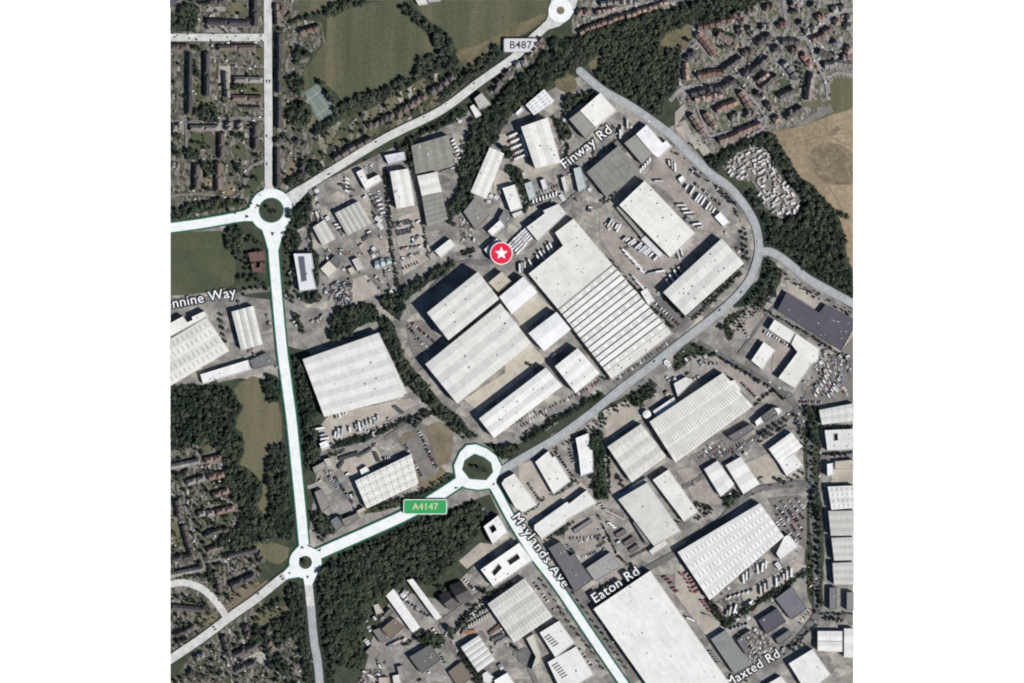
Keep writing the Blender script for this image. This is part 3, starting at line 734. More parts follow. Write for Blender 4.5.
# fields, parks, plots
zone('field', 'M 298,0 362,0 345,6 328,12 301,18', 'meadow')
zone('field', 'M 327,18 345,9 372,2 402,0 406,8 416,24 436,44 439,62 436,70 420,74 414,82 396,92 372,103 345,113 333,118 345,108 336,92 322,82 312,90 304,98 303,72 318,52 326,40', 'meadow')
zone('field', 'M 412,0 556,0 548,18 532,28 505,46 470,68 462,66 455,48 440,30 420,12', 'meadow')
zone('field', 'M 455,52 480,44 510,28 545,14 549,20 520,36 490,56 470,68 460,64', 'dry meadow', True)
zone('court', 'A1 527,352 578,318 660,418 588,470', 'court')
for s in ('A1 540,362 600,455 602,453 542,360', 'A1 562,342 634,432 636,430 564,340', 'A1 532,388 592,346 590,343 530,385', 'A1 575,440 640,395 638,392 573,437'):
    zone('court_marking', s, 'green line')
zone('field', 'A1 530,420 560,440 590,470 545,482 530,460', 'brown plot', True)
zone('pitch', 'M 170,232 226,231 230,245 236,262 234,284 216,292 170,296', 'pitch')
zone('park', 'C1 265,190 330,140 372,150 385,215 430,240 445,380 412,405 398,480 410,660 340,660 372,570 300,490 280,480 300,420 292,350 262,330', 'park grass', True)
zone('field', 'A4 355,505 375,515 430,600 480,690 690,690 690,640', 'brown field')
zone('field', 'A4 355,500 480,480 580,440 680,402 680,683', 'brown field')
zone('field', 'B4 462,0 520,70 610,160 640,230 655,340 680,390 680,-8 455,-8', 'brown field')
zone('track', strip('A4 420,560 470,540 540,520 690,500', .8), 'mound')
zone('track', strip('A4 560,470 590,520 640,545 690,560', .8), 'mound')
zone('track', strip('B4 560,20 600,90 640,160 690,200', .8), 'mound')
zone('mound', 'A4 512,600 545,550 600,545 650,560 690,600 690,690 640,700 560,690', 'mound', True)
zone('field', 'A4 580,505 610,480 630,490 600,515', 'mound', True)
zone('village_green', 'A4 585,320 610,298 690,310 690,400 600,430 578,410', 'park grass', True)
zone('field', 'A4 505,440 590,395 600,425 480,480 440,490', 'estate ground')
zone('field', 'A3 590,150 640,110 700,90 700,165 650,205 608,200', 'dry meadow', True)
zone('clearing', 'A3 318,240 350,210 372,215 370,250 345,282 325,270', 'dry meadow', True)
zone('clearing', 'A3 188,308 235,278 278,320 268,348 215,348', 'dry meadow', True)
zone('brown_plot', 'C2 345,330 400,315 448,360 432,470 400,478 360,400', 'brown plot', True)
zone('verge', 'F2 560,440 642,448 642,540 600,600 530,655 490,645 540,540', 'pitch', True)
zone('verge', 'D1 210,400 340,320 390,290 395,310 330,360 230,415', 'brown plot', True)
zone('verge', 'D1 345,140 470,170 440,230 380,215 350,180', 'park grass', True)
zone('verge', 'D1 330,440 420,400 480,385 480,410 390,470 340,480', 'park grass', True)
zone('verge', 'C3 350,265 480,200 560,150 580,170 500,240 360,300', 'verge', True)
zone('verge', 'C4 0,60 60,10 140,40 150,90 60,80 0,120', 'verge', True)
zone('verge', 'B4 190,560 300,510 390,370 410,380 370,480 250,600 200,650', 'verge', True)
zone('verge', 'C3 0,430 180,330 370,200 380,215 200,345 20,470', 'verge', True)
zone('verge', 'A2 0,620 200,500 390,400 395,420 200,530 10,650', 'verge')
zone('verge', 'C2 430,500 480,560 300,620 120,660 100,645 300,580', 'verge', True)
zone('dry_verge', 'C2 245,380 290,350 360,440 420,500 400,540 320,560 300,470', 'brown plot', True)
zone('verge', 'C4 490,300 540,300 545,560 500,560', 'verge', True)
zone('verge', 'D4 500,0 560,0 560,380 530,420 500,300', 'verge', True)
zone('car_park', 'M 652,300 664,294 686,316 690,320 676,333 672,333', 'asphalt')
zone('car_park', 'M 612,382 672,337 676,340 618,386', 'asphalt')
# yards
for s in ('C2 490,225 690,95 690,165 545,275', 'C3 0,72 100,15 155,78 0,195', 'B3 30,545 120,468 180,527 75,608'):
    zone('yard', s, 'beige yard')
for s in ('M 330,414 410,398 418,404 322,452 318,428', 'D4 190,375 460,225 520,245 500,270 200,445', 'D4 0,225 25,235 195,480 130,520 0,345', 'C3 370,270 462,228 525,292 388,388',
          'H3 240,40 370,10 420,160 500,270 690,200 690,240 440,335 370,250', 'B2 240,180 320,150 340,240 370,330 260,400 235,270', 'C3 50,470 110,455 190,590 290,540 320,570 60,690', 'H3 230,240 380,340 360,380 230,440',
          'I2 240,200 520,110 570,200 400,320 300,300', 'H7 420,470 520,440 620,560 430,650', 'C4 260,470 420,400 490,520 340,545', 'H2 560,20 660,60 640,200 580,230',
          'I7 530,480 680,470 680,640 520,640', 'D2 470,220 550,150 620,160 500,250', 'I8 205,50 470,215 440,285 225,145'):
    zone('yard', s, 'yard concrete')
for s in ('H5 40,310 130,200 240,110 350,220 230,330 560,640 640,690 420,690 200,440', 'H6 0,160 80,180 290,340 440,460 560,480 480,690 250,690 0,330', 'H7 440,200 650,180 660,290 520,340', 'C4 60,60 180,60 330,160 350,210 300,250 190,120 60,150',
          'I8 50,430 130,420 250,520 270,540 190,690 110,690 130,560 20,500', 'B4 205,590 290,515 360,570 320,640 220,640', 'I4 60,210 230,170 460,560 200,620 20,340', 'I5 130,320 330,170 440,330 480,430 380,440 280,320 150,400',
          'A3 560,560 620,540 690,600 690,690 560,690', 'C3 370,450 440,430 460,560 400,590', 'C4 0,490 60,480 180,620 100,650'):
    zone('yard', s, 'pink yard')
for s in ('C2 250,385 310,360 395,500 330,540', 'B2 270,580 330,570 400,640 380,690 290,690', 'D4 350,80 430,20 500,20 500,180 440,130', 'C4 60,440 180,380 300,380 200,470 100,490', 'C4 350,600 480,590 500,690 400,690',
          'I8 590,560 690,440 690,640 640,680', 'C4 500,180 690,60 690,240 480,250', 'H1 530,250 600,230 690,560 560,560', 'D3 340,400 420,380 560,640 480,690 420,560', 'D3 200,300 260,260 330,400 420,560 380,600'):
    zone('car_park', s, 'park asphalt')
for s in ('H7 280,520 420,480 420,640 260,610', 'B2 0,440 70,400 60,510 0,520', 'H1 150,540 210,540 220,640 160,640', 'I5 120,320 330,180 350,200 170,310', 'H8 0,110 60,150 90,250 0,300', 'D4 150,380 250,330 260,380 190,450', 'G5 170,590 290,590 270,690 120,690', 'H4 60,360 120,380 130,480 60,520', 'I8 420,600 600,560 680,690 400,690', 'D4 240,500 330,470 380,560 300,640'):
    zone('works_yard', s, 'clutter')
for s in ('F7 0,395 70,370 115,430 60,480', 'F7 80,450 150,430 190,500 140,545', 'F7 150,520 200,500 240,560 195,590', 'F7 0,290 60,230 85,270 0,395'):
    zone('hard_standing', s, 'yard concrete')
zone('path', strip('C1 250,190 300,175 330,150 320,140', 1.2), 'brown plot')

# ================================================================ ROADS
def lane(name, spec, wd, mat='asphalt'): road(name, spec, wd, mat)
lane('road', 'M 430,292 452,268 468,262 490,262 515,240 540,219 566,204 590,182 628,148', 5)
lane('road', 'M 170,303 200,300 228,298 250,291 280,289', 5, 'park asphalt')
lane('road', 'C4 90,10 200,75 340,155 430,215 470,270 508,350 512,450 515,560', 6)
lane('road', 'C4 470,265 330,355 205,440 100,520 30,560', 5)
lane('road', 'D4 520,-60 522,80 532,200 540,420', 6); lane('road', 'D4 545,410 440,545 300,630 190,720', 6)
lane('road', 'D3 235,410 330,375 540,250 690,165 D4 70,130 150,88 C4 265,590 380,555 515,545', 6)
lane('road', 'B4 240,700 420,480 500,600 560,660', 3); lane('road', 'I8 0,240 120,320 400,470 683,640', 3.5)
lane('road', 'C2 190,375 330,285 380,250 420,300 500,370', 4, 'park asphalt'); lane('road', 'D2 400,450 560,340 690,270', 4, 'park asphalt'); lane('road', 'D2 400,460 440,540 540,690', 5, 'park asphalt')
lane('road', 'C1 540,560 580,545 600,520', 4, 'tarmac')
lane('turning_circle', 'I5 500,480 560,490 590,470', 6, 'park asphalt')
ring('turning_circle', circle(pts('I5 580,500')[0], 8*S), None, 'asphalt', RZ[0]); RZ[0] += .006
lane('road', 'I5 590,540 640,640 660,700', 5, 'park asphalt')
# estate lanes
for s, wd in (('F5 100,690 200,600 380,585 600,500 700,440 F6 90,330 180,275 350,255 440,180 520,100 690,60', 4.5), ('F6 180,270 215,200 195,0', 4), ('F6 350,255 440,470 490,560 500,683', 4.5), ('F6 690,520 560,500 470,550', 3.5),
              ('F5 190,600 152,450 180,370 285,290 265,190 400,150 560,95 690,45', 3.2), ('F5 285,290 430,440', 3), ('F5 560,140 600,300 640,370', 3), ('F7 430,120 540,210 620,330 600,400 460,490', 3.5), ('F7 140,230 200,380 240,480', 2.5), ('F7 230,460 440,400 620,330', 3.5), ('F6 160,430 260,600 170,680', 2.5), ('F6 400,260 530,360 683,300', 2.5),
              ('G8 100,60 230,120 400,60 683,0', 2.5)):
    lane('estate_road', s, wd, 'estate road')
for s, wd in (('F2 0,150 120,140 200,150 400,125 645,130', 3.5), ('F2 300,690 480,640 530,480 640,415', 3.5), ('F2 0,655 200,640 420,670', 2.5), ('F1 420,460 640,455', 2.5), ('F2 110,140 115,420', 2), ('G2 90,0 150,180 245,490', 3), ('G1 50,370 100,700', 2.5), ('G1 0,275 250,225 370,260 450,500', 2.5), ('G2 250,420 390,410 400,490 470,495 600,440', 2.5), ('G3 280,380 400,540 470,683', 3), ('G3 420,545 650,430', 2.5), ('G4 0,480 100,370 160,330', 2.2), ('G4 260,560 330,490 440,545', 1.6), ('G3 110,430 60,400 130,330', 2)):
    lane('estate_road', s, wd, 'park asphalt')
# main roads
road('main_road', 'F1 -40,256 200,256 690,256', 7.4, 'pale road')
road('main_road', 'M 268,-30 268,60 268.5,120 268.8,188', 8, 'pale road', dash=True)
road('main_road', 'M 284,200 300,190 306,187 335,168.7 387.7,137 440.4,110.7 480,81.7 515,56.7 531.4,39.5 544.5,27.7 556,16', 8, 'pale road', 'verge', 1.5, True)
road('main_road', 'M 560,12 568,0 575,-14', 9, 'pale road')
road('main_road', 'M 298,569 283.6,576.8 257.2,597.9 230.9,616.3 199.3,640 160,666', 8.4, 'pale road', 'verge', 1.5, True)
road('residential_road', 'M 160,586 172,584 185,582.5 202,588.7 215,600.5 228,619', 7, 'pale road')
road('stub_road', 'M 307,572 308.6,585 311.3,610', 8, 'pale road'); road('stub_road', 'M 310.8,606 314,640 318,664 321,700', 8, 'grey road', dash=True)
road('estate_distributor', 'M 580,71 590,80 605,92 631.5,106.7 668.4,133 685,150 709,172.6 727.7,185.8 743.5,204 755.4,225.3 758.8,249 754,270 743.5,288.6 722.4,309.7 696,330.8 675,347 651,366 620,389.5 592,412.5 557.7,437.5 526,456 506,468 497,474', 8, 'grey road', None, 0, True)
ring('road_end', circle(pts('M 580,71')[0], 4*S), None, 'grey road', RZ[0]); RZ[0] += .006
road('branch_road', 'M 757,252.5 770,251.7 785.7,261 806.8,278 833,292.6 866,311', 8, 'grey road', None, 0, True)
A = 'green edge'
road('trunk_road', 'M 150,231 170.3,227.8 200,223.8 229.6,218.6 255,213', 9, 'white road', A)
road('trunk_road', 'M 272,226 272.8,240 273.5,252 277.5,300 282.3,350 287,385 291.5,419 296.2,464 300.7,508.7 304,545', 9.6, 'white road', A)
road('trunk_road', 'M 314,556 335,546.5 370,531 406,514.5 430,501 451,487.6 462,480', 10.2, 'white road', A)
road('trunk_road', 'M 486,478 494.6,488 513.7,523 535.6,557 557.7,586 590,634 623.6,683 640,706', 8, 'white road', A)
# flared arms at the roundabouts
def flare(spec):
    P = pts(spec); Q = [p for p in offset(ccw(P), -2.2)]
    ring('verge', Q, None, A, .85); ring('road_flare', P, None, 'white road', RZ[0]); RZ[0] += .006
flare('M 229,223 229,214.5 244,211 258,203 258,221 244,221'); flare('M 268.5,250 278.5,250 281,240 286,228 261,226 265,238')
flare('M 300,545 307,545 314,552 330,546 332,553 318,560 318,572 312,585 305,585 303,576 286,579 283,573 293,562 295,550')
ring('road_flare', pts('M 262,196 265,186 265.5,176 271.5,176 272.5,186 280,196'), None, 'pale road', RZ[0]); RZ[0] += .006
ring('road_flare', pts('M 284,198 303,184 308,191 296,205 290,218 285,214'), None, 'pale road', RZ[0]); RZ[0] += .006
def island(cx, r, name='roundabout_island'):
    ring(name, circle(cx, r), None, 'verge', RZ[0]); RZ[0] += .006
C1 = pts('M 271.3,210.3')[0]; ring('verge', circle(C1, 23*S), None, A, .86); ring('roundabout', circle(C1, 21.5*S), None, 'white road', RZ[0]); RZ[0] += .006
ring('verge', circle(C1, 12.6*S), None, A, RZ[0]); RZ[0] += .006; island(C1, 11.4*S)
C3 = pts('M 305.5,562.3')[0]; ring('verge', circle(C3, 17*S), None, A, .86); ring('roundabout', circle(C3, 16*S), None, 'white road', RZ[0]); RZ[0] += .006
island(C3, 6.6*S)
C2 = pts('M 560.5,10.5')[0]; ring('road_flare', pts('A3 135,128 160,70 172,30 178,-30 285,-30 262,45 240,75 205,100 165,112'), None, 'pale road', RZ[0]); RZ[0] += .006; ring('roundabout', circle(C2, 12*S), None, 'white road', RZ[0]); RZ[0] += .006
ring('roundabout_island', circle(C2, 4*S), None, 'brown plot', RZ[0]); RZ[0] += .006
HO = smooth(pts('C2 452,475 475,425 500,400 535,396 575,412 612,440 632,480 620,520 600,560 545,568 500,562 462,545'), 500, True)
HI = smooth(pts('C2 486,490 495,458 530,435 565,448 590,468 596,500 572,528 512,524'), 500, True)
ring('verge', offset(ccw(HO), -2.4), None, A, .87); ring('roundabout', HO, None, 'white road', RZ[0]); RZ[0] += .006
ring('verge', offset(ccw(HI), -1.6), None, A, RZ[0]); RZ[0] += .006; ring('roundabout_island', HI, None, 'verge', RZ[0]); RZ[0] += .006

for s in ('B1 320,176 305,168 305,184', 'B1 408,252 400,236 416,236', 'D1 541,288 534,276 548,276', 'D1 478,262 466,262 474,272', 'D1 575,180 592,172 590,184', 'C2 470,560 455,556 452,566', 'C2 608,548 600,540 596,552', 'D1 520,160 513,172 528,172'):
    ring('splitter_island', pts(s), None, 'verge', RZ[0]); RZ[0] += .006
# ground kept clear for the lettering and the number plates
for s in ('H4 60,500 100,570 440,310 395,230', 'D3 20,60 60,20 270,310 215,345', 'D3 320,350 350,400 530,280 500,230', 'D4 180,660 215,700 410,590 380,550', 'I1 20,70 20,130 470,50 460,-10', 'M 501,36 540,36 540,56 501,56', 'M 401,497 450,497 450,517 401,517'): foot(pts(s))
# ================================================================ BUILDINGS
# --- central complex
bays('tall cream warehouse casting the broadest shadow over the tree belt', 'B2 352,542 543,388 622,490 432,645', 21, 3, CREAM, 4, units=6)
bays('long cream warehouse with a beige loading yard along its southeastern side', 'M 425.9,364.2 500.5,303.9 531,343 457.5,403.2', 14, 3, CREAM, 4, units=8)
flat('small beige flat-roofed block just below the red star disc', 'H8 195,565 285,490 350,555 262,630', 9, BEIGE, units=3)
bays('bright white square hall beside the pale yellow yard', 'M 499.5,297 523.5,277 537,292.5 512,314', 12, 1, WHITE, 4)
bays('bright white hall between the pale yellow yard and the sawtooth factory', 'M 528.7,333.4 556.4,312.3 570.4,329.4 544,351', 13, 1, WHITE, 4)
bays('square white warehouse with fine ribs, south of the sawtooth factory', 'M 555,366.4 577.5,348.4 599,373 575.6,392.7', 14, 3, (.72,.71,.68), 3, units=4)
bays('long narrow white warehouse beside the hedge of the grey distributor road', 'M 479.4,418.5 545.8,367.7 561.7,386 494,437.5', 13, 2, (.70,.69,.66), 5, units=8)
flat('large notched cream factory adjoining the sawtooth roof', 'M 573.5,218.8 612.5,265.2 558.3,309.5 528.7,274 563,246 555,233', 11, (.64,.62,.57), units=22)
sawtooth('long factory with thirteen sawtooth roof ridges', 'M 558.5,309.7 612.7,265.4 666,327 606,372', 10, 13)
flat('cream end bay of the sawtooth factory beside the distributor road', 'M 606.2,372.2 666.2,327.2 672.5,333.4 612,379.8', 10, (.62,.60,.55), units=8)
flat('stepped cream hall above the stacked white crates', 'M 526.5,227.5 545,213.5 543,211 558.8,204 566.5,214 538,241.5', 9, CREAM, units=4)
flat('large plain cream warehouse facing the lorry yard on both sides', 'M 619,205.4 644.5,181 695.2,234 670.3,258.1', 12, (.70,.685,.64), units=14, name='warehouse', cat='warehouse', seam=True)
flat('narrow grey lean-to along the plain cream warehouse', 'M 616,208 619,206 644,235.5 641.5,238', 5, GREY, units=0)
flat('narrow pale loading canopy of the plain cream warehouse', 'M 641,239.5 645,236 664,255 660,258.4', 5.5, LILAC, units=0)
bays('cream twin-span warehouse inside the bend of the grey distributor road', 'M 663,292.5 721.1,239 743,263.6 685,315.5', 12, 2, CREAM, 4, units=14)
bays('cream twin-span warehouse with wide dark western shadow near the wood', 'M 560.3,162.9 547.2,118.6 521.3,127.8 535.3,168.7', 13, 2, (.70,.685,.64), 5, units=3)
flat('thin white plant strip west of the twin-span warehouse', 'H3 408,35 425,30 468,180 452,185', 4, WHITE, units=0, name='plant_store')
bays('small white hall with rows of rooflights by the olive clearing', 'M 534,115.4 526,105.4 544,90 553.8,101.5', 8, 2, WHITE, 4, rl=4)
flat('tiny white annexe at the edge of the northern wood', 'G7 345,640 385,598 400,620 360,655', 4, WHITE, units=0)
flat('bright cream half of the two-tone warehouse by the road end', 'H4 205,145 345,22 455,147 312,260', 11, (.72,.70,.65), units=3, name='warehouse', cat='warehouse')
flat('brown-grey half of the two-tone warehouse by the road end', 'H4 130,205 203,147 310,262 245,338', 11, GREY, units=1, name='warehouse', cat='warehouse')
bays('wide grey factory with seven shallow spans south of the northern lettering', 'M 618.3,146.3 640,171 606,197 586.7,172.6', 9, 7, (.25,.24,.22), 6, mat='old roof', strips=1, units=4)
flat('grey half of the warehouse with bright white extension by the distributor road', 'A3 452,545 494,513 560,588 520,625', 9, GREY, units=1)
flat('bright white extension of the grey warehouse by the distributor road', 'A3 496,511 537,475 598,545 610,535 632,556 582,603 560,586', 9, WHITE, units=1)
bays('slender white warehouse along the dark wooded bank', 'H3 205,120 75,425 180,470 300,165', 8, 2, (.68,.67,.63), 4, units=2)
flat('compact white warehouse with a small rear step', 'H3 290,400 375,375 428,535 348,560', 8, (.70,.69,.65), units=3)
flat('low pale step behind the compact white warehouse', 'H3 355,575 420,550 435,578 370,605', 4, PALE, units=0)
flat('narrow pale blue-grey shed among parked vans', 'H3 440,370 490,350 522,462 475,482', 6, BLUEG, units=1, name='shed', cat='shed')
flat('tiny white shed beside the reddish works yard', 'H3 548,345 580,333 602,400 570,415', 5, LILAC, units=0, name='shed', cat='shed')
flat('narrow pale shed beneath the northern lettering', 'H4 160,540 210,525 250,670 195,700', 6, BLUEG, units=1, name='shed', cat='shed')
flat('second narrow pale shed west of the one beneath the lettering', 'H4 75,600 105,590 130,690 100,700', 5, PALE, units=0, name='shed', cat='shed')
flat('small white building directly north of the red star disc', 'H8 190,215 275,137 307,178 225,250', 7, (.70,.69,.66), units=1)
flat('small dark grey building behind the white one north of the star', 'H8 265,130 300,70 355,135 310,175', 6, (.2,.195,.19), units=1)
flat('white building under the red star disc', 'H8 165,340 255,262 320,330 225,410', 7, (.68,.67,.64), units=1)
flat('wide grey flat-roofed block beside the dark wooded bank', 'H3 25,560 100,465 205,580 108,685', 6, (.22,.21,.195), units=4)
bays('large square fibre-cement warehouse with grey vertical spans', 'H2 315,300 285,112 535,38 572,243', 9, 4, (.265,.26,.225), 4, mat='old roof', units=5) if False else bays('large square fibre-cement warehouse with four grey spans', 'H2 315,302 285,112 537,38 572,243', 9, 4, (.265,.26,.225), 5, mat='old roof', units=5)
bays('white front hall joined to the ribbed grey sheds behind it', 'H2 325,318 457,290 490,422 357,450', 9, 2, (.66,.65,.61), 4)
bays('grey ribbed sheds behind the white front hall', 'H2 357,452 490,424 530,610 392,660', 8, 6, (.27,.265,.235), 6, mat='old roof', strips=1)
bays('cream warehouse with a pointed northern end and dark western shadow', 'H2 185,540 140,288 262,268 306,515', 10, 2, (.68,.665,.62), 5, units=3)
flat('slim grey extension east of the pointed cream warehouse', 'H2 268,320 290,340 325,500 309,508', 6, GREY, units=0)
flat('low pinkish white building beside the northern main road', 'H2 100,176 235,150 246,205 128,236', 6, LILAC, units=2)
flat('white L-shaped building near the northern main road', 'H1 455,290 500,268 532,343 610,305 630,347 520,412', 7, (.70,.69,.66), units=3)
bays('ribbed workshop with five bright and grey stripes', 'M 347.8,235.6 335.4,213.5 358.8,201.7 371.5,223.2', 7, 5, (.46,.45,.41), 14, strips=1)
bays('small pale twin-span workshop west of the striped workshop', 'H7 225,245 160,120 235,70 310,198', 6, 2, (.55,.53,.48), 8)
st = flat('white office block with a long dark solar array on its roof', 'H7 28,300 150,298 165,400 150,405 182,540 70,556 52,440', 8, (.62,.62,.64), units=2, name='office_block', cat='office')
bm = bmesh.new(); Q = pts('H7 58,320 100,318 117,482 82,492'); poly_bm(bm, Q, 8.35); mesh_obj('solar_panel', bm, 'rooflight', st, (.10,.105,.13))
flat('small cream hut beside a black shed in the northwestern yards', 'H7 210,402 270,347 326,405 270,466', 5, (.58,.55,.46), units=0, name='hut', cat='hut')
flat('black shed adjoining the small cream hut', 'H7 275,345 310,312 350,358 326,398', 5, (.13,.13,.135), units=0, name='shed', cat='shed')
flat('pinkish rectangular hut beside the pink works yard', 'H7 425,342 465,325 512,400 465,420', 5, (.5,.46,.43), units=0, name='hut', cat='hut')
flat('smaller beige hut west of the pinkish rectangular hut', 'H7 395,405 430,387 455,430 420,446', 4, BEIGE, units=0, name='hut', cat='hut')
for i, s in enumerate(('H7 580,352 608,345 612,398 585,402', 'H7 618,335 640,330 652,378 628,385', 'H7 660,335 690,330 695,365 668,370')):
    bays(f'{ORD[i]} from the west of three round-backed pale blue stores', s, 3.5, 1, (.36,.43,.44), 28, name='store_shed', cat='store')
flat('red-brown roofed house beside the western trunk road', 'B1 318,315 375,308 382,345 325,350', 6, (.15,.085,.075), units=0, name='large_house', cat='house')
flat('second red-brown house south of the first by the trunk road', 'B1 328,356 345,352 345,372 362,370 362,352 378,350 380,388 335,390', 6, (.13,.08,.07), units=0, name='large_house', cat='house')
flat('white oblong building on the lane west of the red star disc', 'B2 378,308 437,262 461,288 403,334', 7, (.64,.63,.60), units=1)
flat('small white annexe between the sawtooth factory and the bend warehouse', 'M 640.5,292 647,288 655,301 648.5,305.5', 5, (.66,.65,.62), units=1)
flat('dark loading pit house at the southern corner of the bend warehouse', 'M 687.5,314.5 701,303 703.5,306.5 690,318', 4, (.13,.13,.135), units=0)
# --- west
bays('huge white western warehouse cut by the map edge with two rows of rooflights', 'I1 -170,460 290,190 440,415 -20,690', 10, 2, (.66,.64,.58), 4, rl=14)
flat('notched white building north of the huge western warehouse', 'I1 0,250 128,180 158,222 195,205 188,185 275,145 300,180 0,345', 9, (.68,.665,.61), units=2)
bays('pale hall with three bright spans beside the trunk road', 'I1 525,410 460,150 605,110 667,370', 8, 3, (.62,.61,.57), 9, strips=1)
flat('long low white shed above the western wood', 'I1 245,577 570,478 588,545 265,642', 6, (.68,.67,.66), units=3)
flat('dark grey flat roof beside the long low white shed', 'C1 322,78 385,48 428,88 340,112', 5, (.15,.15,.155), units=3)
flat('purple-roofed building at the northwestern corner of the land', 'F1 -20,0 85,-10 0,60 -20,70', 8, PURPLE, units=0)
bays('big ribbed white warehouse with five spans beside the trunk road', 'M 303.5,359.5 379,333 404,396 325,416.4', 12, 5, (.64,.63,.60), 4.5, units=8)
flat('white corner bay of the big five-span warehouse', 'M 379.5,333 408,393.5 387,402 383,397 404.3,396', 11, (.64,.63,.60), units=0)
bays('white warehouse with dotted rooflights near the green road sign', 'M 355.6,480.8 411.4,454 418.5,483 367.3,508', 9, 4, (.66,.645,.60), 4, rl=8)
flat('tiny white hut north of the dotted-rooflight warehouse', 'I2 410,272 455,245 482,287 425,312', 5, (.72,.71,.68), units=0, name='hut', cat='hut')
for s, l, c in (('I2 88,256 165,215 192,252 105,298', 'grey office roof nearest the trunk road verge', GREY), ('I2 165,200 203,190 230,240 195,255', 'beige annexe beside the grey office by the trunk road', BEIGE), ('I2 102,422 150,402 207,520 152,562', 'long grey office south of the beige courtyard', (.24,.22,.21)), ('I2 285,610 380,572 412,602 310,662', 'brown-grey block above the A4147 white road', (.2,.18,.16)), ('I2 210,618 255,588 300,652 250,690', 'dark slate block at the corner of the white roads', (.16,.17,.17)), ('I2 390,550 440,525 457,546 400,577', 'small beige store beside the dotted-rooflight warehouse', BEIGE), ('I2 135,92 185,70 207,112 150,132', 'small white store in the trees by the trunk road', WHITE)):
    flat(l, s, 6, c, units=2)
flat('small white pavilion between the northern fields', 'A2 303,-5 348,-8 352,16 318,22', 5, (.6,.58,.55), units=0, name='pavilion', cat='pavilion')
flat('pale second pavilion beside the northern field', 'A2 352,-8 400,-10 402,5 356,10', 4, (.42,.42,.42), units=0, name='pavilion', cat='pavilion')
flat('grey block beside the northern main road with dark northern shadow', 'G7 65,540 115,500 178,578 100,612', 8, (.42,.41,.38), units=1)
flat('white strip building southwest of the grey roadside block', 'G7 35,595 60,578 115,650 75,672', 5, (.66,.65,.62), units=0)
# --- south of the distributor
flat('white stepped block beside the leafy hedge strip', 'C3 268,372 318,352 322,415 332,418 336,500 288,516 280,440', 7, (.72,.71,.69), units=3)
flat('white office warehouse between two car parks by the distributor road', 'C3 115,462 165,420 180,445 190,440 250,535 185,585', 7, (.68,.67,.63), units=4)
flat('white round-cornered warehouse beside the hexagonal roundabout', 'I3 148,160 165,130 235,90 392,305 300,358 240,320', 8, (.66,.65,.61), units=3)
flat('long white warehouse above the brown car park', 'M 534.5,524.8 567,501.5 569,503.5 586.5,490 596.8,503.2 568,519 566,523 542.5,539 534.2,529', 8, (.68,.67,.64), units=5, seam=True)
bays('square cream warehouse west of the rooflit twin hall', 'M 607.5,446.7 640.8,424 665.8,456 631.5,481.8', 10, 3, (.60,.585,.53), 4, rl=6, rlc=(.5,.49,.45))
bays('large pale warehouse with rows of grey rooflights beside the oval trees', 'M 649.4,421.7 722.4,373 752,406 675,462', 11, 3, (.64,.625,.575), 4.5, rl=30, rlc=(.36,.365,.36), rlw=.8, slopes=(.71,))
flat('white pump house attached to the large rooflit warehouse', 'C4 200,160 225,150 252,190 230,205', 9, (.66,.65,.62), units=0)
tank = thing('storage_tank', 'round white storage tank beside the large rooflit warehouse', 'tank', (*pts('C3 538,282')[0], 0))
bm = bmesh.new(); c = pts('C3 538,282')[0]; a = [bm.verts.new((*p, 0)) for p in circle(c, 6, 24)]; b = [bm.verts.new((*p, 6)) for p in circle(c, 6, 24)]
for i in range(24): bm.faces.new((a[i], a[(i+1)%24], b[(i+1)%24], b[i]))
mesh_obj('shell', bm, 'solid', tank, (.6,.6,.58))
bm = bmesh.new(); b = [bm.verts.new((*p, 6.02)) for p in circle(c, 6.2, 24)]; a = bm.verts.new((*c, 7.2))
for i in range(24): bm.faces.new((b[i], b[(i+1)%24], a))
mesh_obj('lid', bm, 'solid', tank, (.66,.65,.62))
flat('slim white block behind the round storage tank', 'C3 560,270 640,216 650,235 577,290', 6, (.62,.61,.62), units=2)
flat('white plant building by the curved hedge near the distributor', 'C4 -5,165 40,140 72,155 10,215', 6, (.6,.59,.56), units=2)
flat('dark slate office roof among street trees', 'I7 40,178 125,115 152,160 72,222', 8, (.14,.135,.125), units=1)
flat('white link roof beside the dark slate office', 'I7 -2,215 37,182 57,220 10,250', 7, WHITE, units=0)
flat('white stair block at the eastern end of the dark slate office', 'I7 128,122 165,122 182,150 155,172', 8, WHITE, units=0)
flat('long purple-grey office roof west of the white link', 'C4 200,365 285,318 302,336 225,387', 8, (.15,.14,.15), units=2)
bays('white warehouse with fine ribs between the street trees', 'I7 92,402 245,290 320,385 162,498', 8, 3, (.72,.71,.68), 3)
flat('lower white wing south of the fine-ribbed warehouse', 'I7 163,500 265,432 327,514 216,590', 7, (.70,.69,.66), units=2, seam=True)
bays('eastern of the two small white sheds beside the brown forecourt', 'C4 192,475 248,443 318,545 258,582', 7, 2, (.68,.67,.64), 4)
bays('western of the two small white sheds beside the brown forecourt', 'C4 110,490 160,458 223,547 172,592', 7, 2, (.66,.65,.62), 4)
flat('long white warehouse running down beside the brown truck park', 'M 652.6,479.7 668.4,469.1 698.5,512 684,521.5', 8, (.66,.65,.61), units=4, seam=True)
flat('large pale flat warehouse above the shadowed road lettering', 'M 618,499.2 647.3,482 681,531 667,539 654,546', 9, (.55,.54,.50), units=5)
flat('grey lean-to on the large pale flat warehouse', 'D3 485,72 522,66 562,145 537,157', 6, (.2,.195,.185), units=1)
flat('low white annexe at the southern foot of the pale flat warehouse', 'D3 545,182 602,137 622,157 560,197', 5, (.55,.53,.50), units=1)
flat('thin blue-grey canopy along the square cream warehouse', 'C3 422,592 535,522 545,537 432,607', 4, (.3,.36,.38), units=0)
